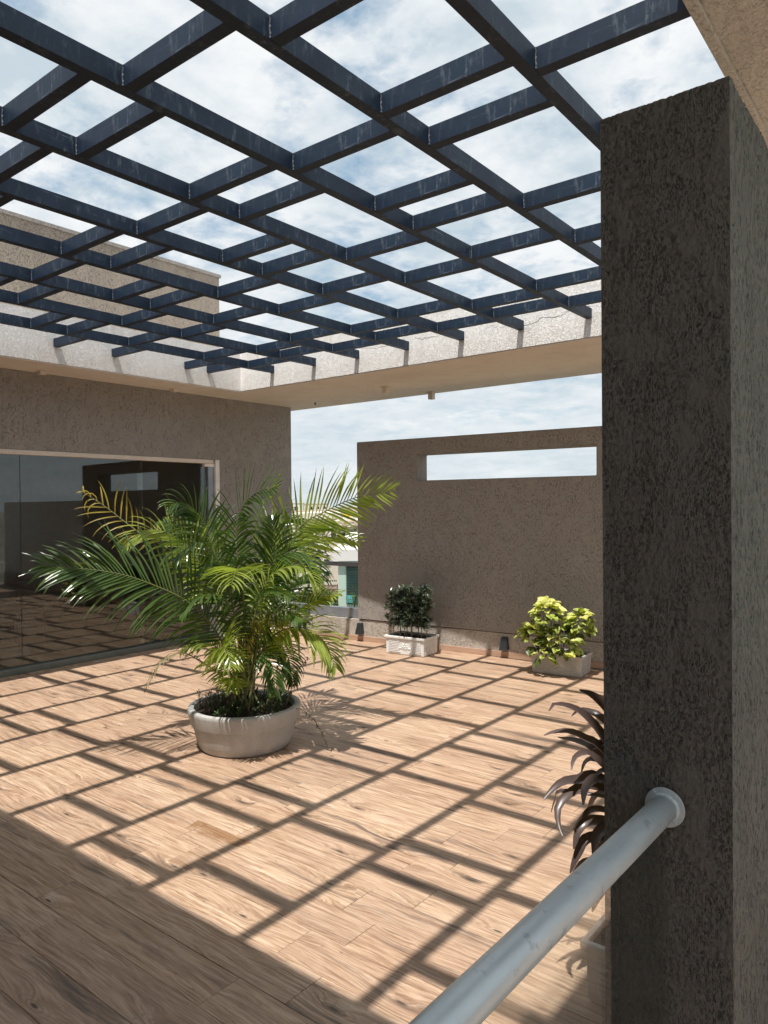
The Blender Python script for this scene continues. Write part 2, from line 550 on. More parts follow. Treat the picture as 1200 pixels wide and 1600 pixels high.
# ------------------------------------------------------------ terrace floor: base slab and planks
box('terrace_base', -12.2, 1.9, -1.6, 7.4, -.35, -.012, m_grout)
struct(bpy.data.objects['terrace_base'])
floor = bpy.data.objects.new('terrace_floor', None); C.objects.link(floor); struct(floor)
PW, PL, GAP = .175, 1.06, .0016


def plank_bm(L, bm=None, ox=0, oy=0, wd=PW):
    bm = bm or bmesh.new()
    x1, y1 = L - GAP, wd - GAP
    b = .0012
    lo = [bm.verts.new((ox + x, oy + y, -.011)) for x, y in ((0, 0), (x1, 0), (x1, y1), (0, y1))]
    md = [bm.verts.new((ox + x, oy + y, -b)) for x, y in ((0, 0), (x1, 0), (x1, y1), (0, y1))]
    hi = [bm.verts.new((ox + x, oy + y, 0)) for x, y in ((b, b), (x1 - b, b), (x1 - b, y1 - b), (b, y1 - b))]
    bm.faces.new(hi)
    for a, c_ in ((lo, md), (md, hi)):
        for i in range(4): bm.faces.new((a[i], a[(i + 1) % 4], c_[(i + 1) % 4], c_[i]))
    return bm


planks = []
XL, XR = -7.125, 1.5
for r_ in range(-15, 31):
    y0 = 1.45 + PW * (r_ - 0)
    if y0 > 6.62 or y0 < -1.3: continue
    off = (-1.92 if r_ % 2 == 0 else -2.77 + random.uniform(-.05, .05)) + (random.choice([0, 0, .35, -.3]) if r_ > 8 or r_ < -4 else 0)
    x = off - PL * 8
    while x < XR:
        a, b = max(x, XL), min(x + PL, XR)
        if b - a > .03: planks.append((a, b, y0))
        x += PL
planks.sort(key=lambda p: (p[0] + p[1]) ** 2 / 4 + (p[2]) ** 2 + (25 if p[2] < .4 or (p[0] + p[1]) / 2 > -.45 else 0))
cache = {}
src = None
for a, b, y0 in planks[:299]:
    key = round(b - a, 2)
    if key not in cache:
        o = obj('plank', plank_bm(b - a), m_wood, floor)
        cache[key] = o.data
    else:
        o = bpy.data.objects.new('plank', cache[key]); C.objects.link(o); o.parent = floor
    o.location = (a, y0, random.uniform(-.0005, .0005)); o.rotation_euler = (random.uniform(-.003, .003), random.uniform(-.0005, .0005), 0)
bm = bmesh.new()
for a, b, y0 in planks[299:]: plank_bm(b - a, bm, a, y0)
o = obj('plank_rest', bm, m_wood, floor); o['kind'] = 'stuff'
bm = bmesh.new()
pl = [(-3.05, 2.318), (-3.02, 2.20), (-2.90, 2.17), (-2.66, 2.25), (-2.64, 2.318)]
bm.faces.new([bm.verts.new((x, y, .0018)) for x, y in pl])
struct(obj('floor_stain', bm, m_stain))

# ------------------------------------------------------------ left wing of the house
wing = thing('house_wing', 'brown rough-plastered house wing with sliding glass front and white-edged flat roof', 'building')
WX, WB = -7.13, -7.33
ZT = 2.165
YO0, YO1, YE = .42, 5.80, 7.03
bm = bmesh.new(); add_box(bm, WB, WX, YO0, YO1, ZT, 2.93); obj('wall', bm, m_brown, wing)
box('wall', WB, WX, YO1, YE, -.012, 2.93, m_brown, wing)
box('wall', WB, WX, -1.6, YO0, -.012, 2.93, m_brown, wing)
box('end_wall', -12.2, WB, YE - .2, YE, -.012, 2.93, m_brown, wing)
box('back_wall', -12.2, -12.0, -1.6, YE - .2, -.012, 2.93, m_inwall, wing)
box('side_wall', -12.0, WB, -1.6, -1.4, -.012, 2.93, m_inwall, wing)
box('room_floor', -12.0, WB, -1.4, YE - .2, -.011, -.002, m_infloor, wing)
# glass front
box('top_channel', -7.20, -7.125, YO0, YO1 - .09, ZT - .047, ZT - .002, m_soffit, wing, .004)
box('door_jamb', WB, -7.124, YO1 - .062, YO1 - .001, .0, ZT - .001, m_frame, wing, .003)
box('bottom_channel', -7.215, -7.105, YO0, YO1 - .062, .0, .062, m_channel, wing, .004)
seams = [YO0, 1.95, 3.39, 4.75, 5.64]
for i in range(4):
    xg = -7.165 if i < 3 else -7.185
    y0 = seams[i] - (.06 if i == 3 else 0)
    box('glass_pane', xg - .006, xg + .006, y0 + .003, seams[i + 1] - .003, .045, ZT - .01, m_glass, wing)
box('glass_pane_stile', -7.20, -7.15, YO1 - .155, YO1 - .064, .062, ZT - .07, m_alu, wing, .003)
box('door_bracket', -7.21, -7.14, YO1 - .21, YO1 - .064, ZT - .085, ZT - .048, m_frame, wing, .003)
# canopy slab (L-shaped)
bm = bmesh.new()
Z0, Z1 = 2.93, 3.40
add_prism(bm, [(-12.4, -1.7), (-6.60, -1.7), (-6.60, 5.695), (1.9, 5.695), (1.9, 7.30), (-12.4, 7.30)], Z0 + .012, Z1)
obj('canopy_slab', bm, m_white, wing)
bm = bmesh.new()
add_prism(bm, [(-12.38, -1.68), (-6.606, -1.68), (-6.606, 5.701), (1.88, 5.701), (1.88, 7.294), (-12.38, 7.294)], Z0, Z0 + .010)
obj('soffit', bm, m_soffit, wing)
# upper storey set back on the roof
box('upper_wall', -12.3, -7.55, -1.6, 6.17, 3.402, 4.56, m_upper, wing)
box('upper_coping', -12.33, -7.53, -1.63, 6.19, 4.562, 4.60, m_brown, wing)
box('roof_upstand', -9.6, -8.6, 4.55, 4.95, 4.602, 4.80, m_upper, wing)
box('roof_kerb', -7.548, -7.30, -1.6, 6.17, 3.402, 3.44, m_white, wing)
for (x, y, zz) in ((-7.02, 3.55, .03), (-6.98, 5.05, .03), (-5.08, 6.50, .075), (-4.92, 7.18, .085)):
    bm = bmesh.new(); add_box(bm, x - .03, x + .03, y - .03, y + .03, Z0 - zz, Z0 - .001)
    add_box(bm, x - .042, x + .042, y - .042, y + .042, Z0 - .012, Z0 - .002)
    o = obj('soffit_fixture', bm, m_soffit, wing)
bm = bmesh.new(); add_tube(bm, [(-6.55, 6.9, Z0 - .03), (-6.55, 6.9, Z0 - .001)], .012, seg=8); obj('hook_bolt', bm, m_stem, wing)
# furniture seen through the glass
def table(x, y, lab):
    t = thing('round_table', lab, 'table')
    bm = bmesh.new(); add_lathe(bm, [(.0, .72), (.52, .72), (.53, .735), (.52, .75), (0, .75)], (x, y, 0), 32); obj('table_top', bm, m_furn, t)
    bm = bmesh.new(); add_lathe(bm, [(.0, .0), (.28, .0), (.27, .02), (.05, .05), (.04, .70), (.15, .72), (0, .72)], (x, y, 0), 20); obj('pedestal', bm, m_furn, t)


def chair(x, y, rz, lab, m):
    t = thing('indoor_chair', lab, 'chair', 'chairs behind the glass front')
    t.location = (x, y, 0); t.rotation_euler = (0, 0, rz)
    bm = bmesh.new(); add_box(bm, -.22, .22, -.22, .22, .42, .47); obj('seat', bm, m, t, bevel=.015)
    bm = bmesh.new(); add_lathe(bm, [(.0, -.02), (.24, -.02), (.25, 0), (.24, .02), (0, .02)], (0, 0, 0), 24)
    bmesh.ops.rotate(bm, verts=bm.verts, cent=(0, 0, 0), matrix=Matrix.Rotation(math.pi / 2, 3, 'X')); bmesh.ops.translate(bm, verts=bm.verts, vec=(0, .23, .72)); obj('backrest', bm, m, t)
    for sx in (-.19, .19):
        for sy in (-.19, .19):
            bm = bmesh.new(); add_tube(bm, [(sx * 1.1, sy * 1.1, 0), (sx, sy, .42)], .014, seg=8); obj('leg', bm, m, t)


table(-9.3, 4.3, 'round dark table inside the room behind the left glass panes')
chair(-8.55, 4.0, 2.0, 'black round-backed chair inside, nearest the left edge of the glass', m_furn)
chair(-9.2, 5.2, 3.4, 'black round-backed chair inside, behind the dark round table', m_furn)
chair(-8.6, 5.95, .3, 'pale low chair inside, behind the big palm', m_inwhite)

# ------------------------------------------------------------ far wall with the slot
ANG = .085
PIV = Vector((-5.567, 6.56, 0))
fw = thing('far_wall', 'brown textured free-standing wall with a long horizontal slot near its top', 'wall')
fw.location = PIV; fw.rotation_euler = (0, 0, math.atan(ANG))
# local frame: x along the wall, y away from the terrace
x0, x1, so0, so1 = .0, 3.42, .815, 2.83
zb, z0_, z1_, zt = .257, 1.865, 2.156, 2.337
T_ = .24
for nm, b_ in (('wall_panel', (x0, x1, 0, T_, zb, z0_)), ('wall_panel', (x0, so0, 0, T_, z0_, z1_)), ('wall_panel', (so1, x1, 0, T_, z0_, z1_)), ('wall_panel', (x0, x1, 0, T_, z1_, zt))):
    pass
bm = bmesh.new()
# one welded mesh with a real opening
xs = [x0, so0, so1, x1]; zs = [zb, z0_, z1_, zt]
F_ = {}
for j, yy in enumerate((0, T_)):
    for a, xx in enumerate(xs):
        for b, zz in enumerate(zs):
            F_[(j, a, b)] = bm.verts.new((xx, yy, zz))
for j in (0, 1):
    for a in range(3):
        for b in range(3):
            if (a, b) == (1, 1): continue
            bm.faces.new([F_[(j, a, b)], F_[(j, a + 1, b)], F_[(j, a + 1, b + 1)], F_[(j, a, b + 1)]])
edge = [((a, 0), (a + 1, 0)) for a in range(3)] + [((a, 3), (a + 1, 3)) for a in range(3)] + [((0, b), (0, b + 1)) for b in range(3)] + [((3, b), (3, b + 1)) for b in range(3)]
edge += [((1, 1), (2, 1)), ((1, 2), (2, 2)), ((1, 1), (1, 2)), ((2, 1), (2, 2))]
for (p, q_) in edge:
    bm.faces.new([F_[(0, *p)], F_[(0, *q_)], F_[(1, *q_)], F_[(1, *p)]])
obj('wall_panel', bm, m_brown, fw, bevel=.006)
pa = thing('parapet', 'low grey-beige parapet with pinkish skirting under the far wall and glass rail', 'wall')
pa.location = PIV; pa.rotation_euler = fw.rotation_euler
box('plinth', -1.56, 7.2, .012, .235, -.012, .250, m_grey, pa)
box('skirting', -1.56, 7.2, .001, .0115, .0, .062, m_skirt, pa, .002)
bm = bmesh.new(); add_box(bm, -1.56, -1.09, .012, .23, .252, .905)
obj('pier', bm, m_greyb, pa)
box('pier_coping', -1.56, -1.06, -.01, .25, .907, .935, m_alu, pa, .004)
# white parapet to the right of the far wall
rp = thing('white_parapet', 'plain white terrace parapet running on behind the dark pillar', 'wall')
rp.location = PIV; rp.rotation_euler = fw.rotation_euler
m_wp = mat('white_wall_paint', simple((.62, .62, .60), .8, 0, .1, 3, .002, 90))
box('parapet_wall', 3.43, 7.2, .03, .2, .252, 1.72, m_wp, rp)
sp = box('side_parapet', 1.6, 1.8, -1.4, 6.7, -.012, 1.0, m_wp)
tag(sp, 'plain white side parapet along the right edge of the terrace', 'wall')

# glass balustrade between pier and far wall
ba = thing('glass_balustrade', 'clear glass balustrade with grey top rail beside the far wall', 'railing')
ba.location = PIV; ba.rotation_euler = fw.rotation_euler
box('bottom_channel', -1.088, -.004, .05, .11, .252, .372, m_alu, ba, .004)
box('glass_pane', -1.085, -.006, .073, .085, .33, .87, m_clear, ba)
box('top_rail', -1.088, -.004, .055, .105, .865, .915, m_alu, ba, .01)

# ------------------------------------------------------------ wall lamps on the plinth
def lamp(x, lab):
    t = thing('wall_lamp', lab, 'lamp', 'small black lamps low on the parapet')
    t.location = PIV + Vector((x, x * ANG, 0)); t.rotation_euler = fw.rotation_euler
    bm = bmesh.new()
    lo = [(-.042, .017), (.042, .017), (.042, -.065), (-.042, -.065)]
    hi = [(-.030, .017), (.030, .017), (.030, -.030), (-.030, -.030)]
    a = [bm.verts.new((x_, y_, .085)) for x_, y_ in lo]; b = [bm.verts.new((x_, y_, .215)) for x_, y_ in hi]
    bm.faces.new(a[::-1]); bm.faces.new(b)
    for i in range(4): bm.faces.new((a[i], a[(i + 1) % 4], b[(i + 1) % 4], b[i]))
    obj('lamp_shade', bm, m_lamp, t, bevel=.004)
    box('lens', -.03, .03, -.055, .008, .081, .0845, m_inwhite, t)
    return t


lamp(.035, 'small black tapered wall lamp at the left end of the far wall')
lamp(1.86, 'small black tapered wall lamp between the two planter boxes')

# ------------------------------------------------------------ pergola
pg = thing('pergola', 'navy steel pergola grid of staggered cross bars over the terrace', 'pergola')
BW, BD, ZB = .05, .078, 3.09
XB = [-.768, -1.161, -1.563, -1.970, -2.373, -2.790, -3.210, -3.615, -4.047]
YA, YEND = .56, 5.693
for x in XB:
    box('long_beam', x * K - BW, x * K, YA, YEND, ZB, ZB + BD, m_steel, pg)
COL = {
    0: [.60, 1.00, 1.555, 1.965, 2.18, 2.585, 3.16, 3.53],
    1: [.90, 1.094, 1.477, 1.692, 2.255, 2.674, 3.25, 3.47],
    2: [.60, .996, 1.561, 1.950, 2.171, 2.574, 3.157, 3.519],
    3: [.50, .901, 1.105, 1.493, 1.703, 2.268, 2.670, 3.249, 3.471],
    4: [.62, 1.02, 1.563, 1.959, 2.176, 2.559, 3.147, 3.526],
    5: [.90, 1.10, 1.496, 1.711, 2.273, 2.672, 3.246, 3.473],
    6: [.64, 1.03, 1.584, 1.977, 2.185, 2.583, 3.168, 3.549],
    7: [.92, 1.12, 1.50, 1.716, 2.280, 2.670, 3.257, 3.469],
    8: [.66, 1.04, 1.60, 1.989, 2.200, 2.597, 3.172, 3.565],
    9: [.94, 1.13, 1.51, 1.72, 2.314, 2.712, 3.291, 3.493],
}
cb = {}
for c, ys in COL.items():
    xl = (XB[c] * K) if c < 9 else -6.597
    xr = (-.643 if c == 0 else XB[c - 1] * K - BW)
    if c == 9: xl, xr = -6.597, XB[8] * K - BW
    for y in ys:
        yy = y * K
        if yy < YA + .02: continue
        key = c
        if key not in cb:
            o = box('cross_beam', 0, xr - xl - .002, 0, BW, 0, BD - .001, m_steel, pg)
            cb[key] = o.data
        else:
            o = bpy.data.objects.new('cross_beam', cb[key]); C.objects.link(o); o.parent = pg
        o.location = (xl + .001, yy, ZB + .0005)
        if c < 9:
            if 'w' not in cb:
                bm = bmesh.new()
                add_tube(bm, [(.003, -.003, .002 + (BD - .006) * i / 12) for i in range(13)], .0034, seg=5)
                for v in bm.verts: v.co.x += random.uniform(-.001, .001)
                s = obj('weld_seam', bm, m_weld, o); cb['w'] = s.data
            else:
                s = bpy.data.objects.new('weld_seam', cb['w']); C.objects.link(s); s.parent = o

# ------------------------------------------------------------ roof over the viewpoint and the near pillar
rf = thing('porch_roof', 'rough beige roof slab edge overhead at the top right corner', 'roof')
bm = bmesh.new(); add_prism(bm, [(-6.597, -1.2), (.35, -1.2), (.35, 5.693), (-.640, 5.693), (-.640, .56), (-6.597, .56)], 3.09, 3.398)
obj('roof_slab', bm, m_soffit2, rf)
bm = bmesh.new(); add_prism(bm, [(-.6395, .561), (-.605, .561), (-.605, 5.69), (-.6395, 5.69)], 3.074, 3.0895)
obj('drip_edge', bm, m_soffit2, rf, bevel=.002)
bk = thing('pillar_shade_wall', 'unseen dark wall added behind the viewpoint to keep light off the pillar', 'wall')
box('wall', -7.12, .34, -.80, -.62, -.012, 3.088, m_dark, bk)  # unseen wall, added and darkened so the pillar's front face stays dim

pil = thing('pillar', 'dark rough-plastered brown pillar standing close on the right', 'pillar')


def rough_face(bm, o, u, v, nrm, lu, lv, step):
    nu, nv = max(1, int(lu / step)), max(1, int(lv / step))
    gr = []
    for i in range(nu + 1):
        col_ = []
        for j in range(nv + 1):
            p = o + u * (lu * i / nu) + v * (lv * j / nv)
            e = min(i, nu - i) / 2.0
            e = min(1, e)
            n1 = noise.noise(Vector((p.x * 90, p.y * 90, p.z * 42)))
            n2 = noise.noise(Vector((p.x * 120 + 9, p.y * 120, p.z * 55)))
            big_ = noise.noise(Vector((p.x * 9, p.y * 9, p.z * 6)))
            gsel = noise.noise(Vector((p.x * 22, p.y * 22 + 5, p.z * 8)))
            d = .0026 * n2 + .003 * big_
            if gsel > -.05: d -= .0042 * max(0, 1 - abs(n1) / .12)
            col_.append(bm.verts.new(p + nrm * d * e))
        gr.append(col_)
    for i in range(nu):
        for j in range(nv):
            bm.faces.new((gr[i][j], gr[i + 1][j], gr[i + 1][j + 1], gr[i][j + 1]))


PX0, PX1, PY0, PY1, PZ = -.672, -.386, 1.70, 2.95, 2.512
bm = bmesh.new()
X_, Y_, Z_ = Vector((1, 0, 0)), Vector((0, 1, 0)), Vector((0, 0, 1))
rough_face(bm, Vector((PX0, PY0, 0)), X_, Z_, -Y_, PX1 - PX0, PZ, .0042)
obj('plaster_face', bm, m_pillar, pil, smooth=True, fix=False)
bm = bmesh.new()
rough_face(bm, Vector((PX1, PY0, 0)), Y_, Z_, X_, .75, PZ, .006)
m_pside = mat('scored_grey_plaster', plaster((.235, .235, .208), (.04, .04, .036), 330, .13, .003, .3, .36, 22))
obj('plaster_face', bm, m_pside, pil, smooth=True, fix=False)
bm = bmesh.new()
# body just inside the textured coat
vs = add_box(bm, PX0 - .0, PX1 - .008, PY0 + .008, PY1, 0, PZ)
obj('pillar_body', bm, m_pillar, pil)
box('pillar_body', PX1 - .008, PX1, PY0 + .75, PY1, 0, PZ, m_pillar, pil)

# ------------------------------------------------------------ hand rail with glass below, fixed to the pillar
hr = thing('handrail', 'round grey painted steel handrail with glass below, fixed to the dark pillar', 'railing')
RX, RZ = -.528, .905
bm = bmesh.new(); add_tube(bm, [(RX - .004 - .018, .2, RZ), (RX - .013, .8, RZ), (RX, PY0 - .002, RZ)], .030, seg=40); obj('rail_pipe', bm, m_galv, hr, smooth=True)
bm = bmesh.new()
prof = [(.0, 0), (.0435, 0), (.045, .002), (.0435, .005), (.0335, .006), (.0315, .009), (.031, .016), (.0, .016)]
add_lathe(bm, prof, (0, 0, 0), 40)
bmesh.ops.rotate(bm, verts=bm.verts, cent=(0, 0, 0), matrix=Matrix.Rotation(math.pi / 2, 3, 'X'))
bmesh.ops.translate(bm, verts=bm.verts, vec=(RX, PY0 - .004, RZ))
obj('flange', bm, m_galv, hr)
bm = bmesh.new()
for a in (.9, 2.2, 4.1, 5.4):
    cx, cz = RX + .0385 * math.cos(a), RZ + .0385 * math.sin(a)
    add_tube(bm, [(cx, PY0 - .0125, cz), (cx, PY0 - .008, cz)], .0035, seg=6)
obj('flange_screws', bm, m_galv, hr)
box('glass_pane', RX - .006, RX + .006, .25, PY0 - .006, .02, RZ - .026, m_clear, hr)

# ------------------------------------------------------------ planters
def planter(x, y, rz, L, Wd, h, m, lab):
    """x,y = near left corner at rim level; long side along local x"""
    t = thing('planter_box', lab, 'planter', 'rectangular relief planter boxes')
    t.location = (x, y, 0); t.rotation_euler = (0, 0, rz)
    i = .016
    bm = bmesh.new()
    rim = .026
    # tapered body
    def ring(d, z): return [bm.verts.new(p) for p in ((d, d, z), (L - d, d, z), (L - d, Wd - d, z), (d, Wd - d, z))]
    rs = [ring(i + .012, .0), ring(i + .003, .012), ring(i - .001, h - rim)]
    bm.faces.new(rs[0][::-1])
    for a, b in zip(rs, rs[1:]):
        for k_ in range(4): bm.faces.new((a[k_], a[(k_ + 1) % 4], b[(k_ + 1) % 4], b[k_]))
    obj('planter_body', bm, m, t, fix=False)
    bm = bmesh.new()
    rr = [ring(i - .001, h - rim + .0005), ring(.001, h - rim + .004), ring(0, h - .003), ring(.003, h), ring(.019, h), ring(.022, h - .05)]
    for a, b in zip(rr, rr[1:]):
        for k_ in range(4): bm.faces.new((a[k_], a[(k_ + 1) % 4], b[(k_ + 1) % 4], b[k_]))
    obj('rim', bm, m, t, fix=False)
    box('soil', .02, L - .02, .02, Wd - .02, h - .045, h - .022, m_soil, t)
    # ribbed relief on the long front and the short sides
    strip = {}
    def put(w_, loc, rot):
        if w_ not in strip:
            bm = bmesh.new(); add_box(bm, 0, w_, -.0065, .004, 0, .0065); strip[w_] = obj('rib', bm, m, t); o_ = strip[w_]
        else:
            o_ = bpy.data.objects.new('rib', strip[w_].data); C.objects.link(o_); o_.parent = t
        o_.location = loc; o_.rotation_euler = (0, 0, rot)
    nr = 8
    for k_ in range(nr):
        z = .030 + k_ * (h - .075) / (nr - 1)
        mid = .5 if 1 <= k_ <= nr - 2 else .3
        gapw = .10 + .05 * math.sin(math.pi * (k_ + .5) / nr)
        wv = round((L - 2 * i - .07 - gapw) / 2, 3)
        put(wv, (i + .035, i + .001, z), 0)
        put(wv, (L - i - .035 - wv, i + .001, z), 0)
        wv2 = round(Wd - 2 * i - .06, 3)
        put(wv2, (L - i - .001, i + .03, z), math.pi / 2)
        put(wv2, (i + .001, Wd - i - .03, z), -math.pi / 2)
    # rosette
    bm = bmesh.new()
    cz = h * .46
    for k_ in range(8):
        a = k_ * math.pi / 4
        mtx = Matrix.Translation((L / 2 + .026 * math.cos(a), i + .0, cz + .026 * math.sin(a))) @ Matrix.Rotation(-a, 4, 'Y') @ Matrix.Diagonal((.015, .007, .008, 1))
        bmesh.ops.create_icosphere(bm, subdivisions=1, radius=1, matrix=mtx)
    bmesh.ops.create_icosphere(bm, subdivisions=2, radius=1, matrix=Matrix.Translation((L / 2, i - .002, cz)) @ Matrix.Diagonal((.011, .009, .011, 1)))
    for s_ in (-1, 1):
        for k_ in range(3):
            mtx = Matrix.Translation((L / 2 + s_ * (.046 + .017 * k_), i, cz - .018 - .006 * k_ * (k_ - 1))) @ Matrix.Rotation(s_ * (.5 - .4 * k_), 4, 'Y') @ Matrix.Diagonal((.014, .006, .006, 1))
            bmesh.ops.create_icosphere(bm, subdivisions=1, radius=1, matrix=mtx)
    obj('rosette', bm, m, t, smooth=True)
    return t


planter(-4.87, 6.165, .085, .50, .325, .198, m_plantw, 'white relief planter box holding the dark narrow-leaved shrub')
planter(-3.19, 6.255, .085, .50, .325, .195, m_plantg, 'grey relief planter box under the yellow variegated plant')
planter(-.955, 2.205, 0, .34, .50, .20, m_plantw, 'white planter box half hidden behind the dark pillar, with purple plant')

# big round pot
PC = (-3.778, 3.266, 0)
bp = thing('round_pot', 'large round speckled grey pot with thick rim in the middle of the terrace', 'pot')
bm = bmesh.new()
add_lathe(bm, [(0, .006), (.255, .006), (.285, .0), (.298, .012), (.318, .06), (.333, .13), (.341, .170), (.3415, .176)], PC, 72)
obj('pot_body', bm, m_conc, bp, smooth=True)
bm = bmesh.new()
add_lathe(bm, [(.340, .1705), (.352, .1708), (.3545, .172), (.356, .176), (.3735, .250), (.3745, .260), (.3705, .271), (.360, .277), (.345, .277), (.333, .271), (.330, .255), (.326, .20)], PC, 72)
obj('rim', bm, m_conc, bp, smooth=True, sharp=32)
bm = bmesh.new(); add_lathe(bm, [(.329, .225), (.2, .236), (.1, .243), (0, .245)], PC, 36)
for v in bm.verts: v.co.z += random.uniform(-.008, .012)
obj('soil', bm, m_soil, bp, smooth=True)

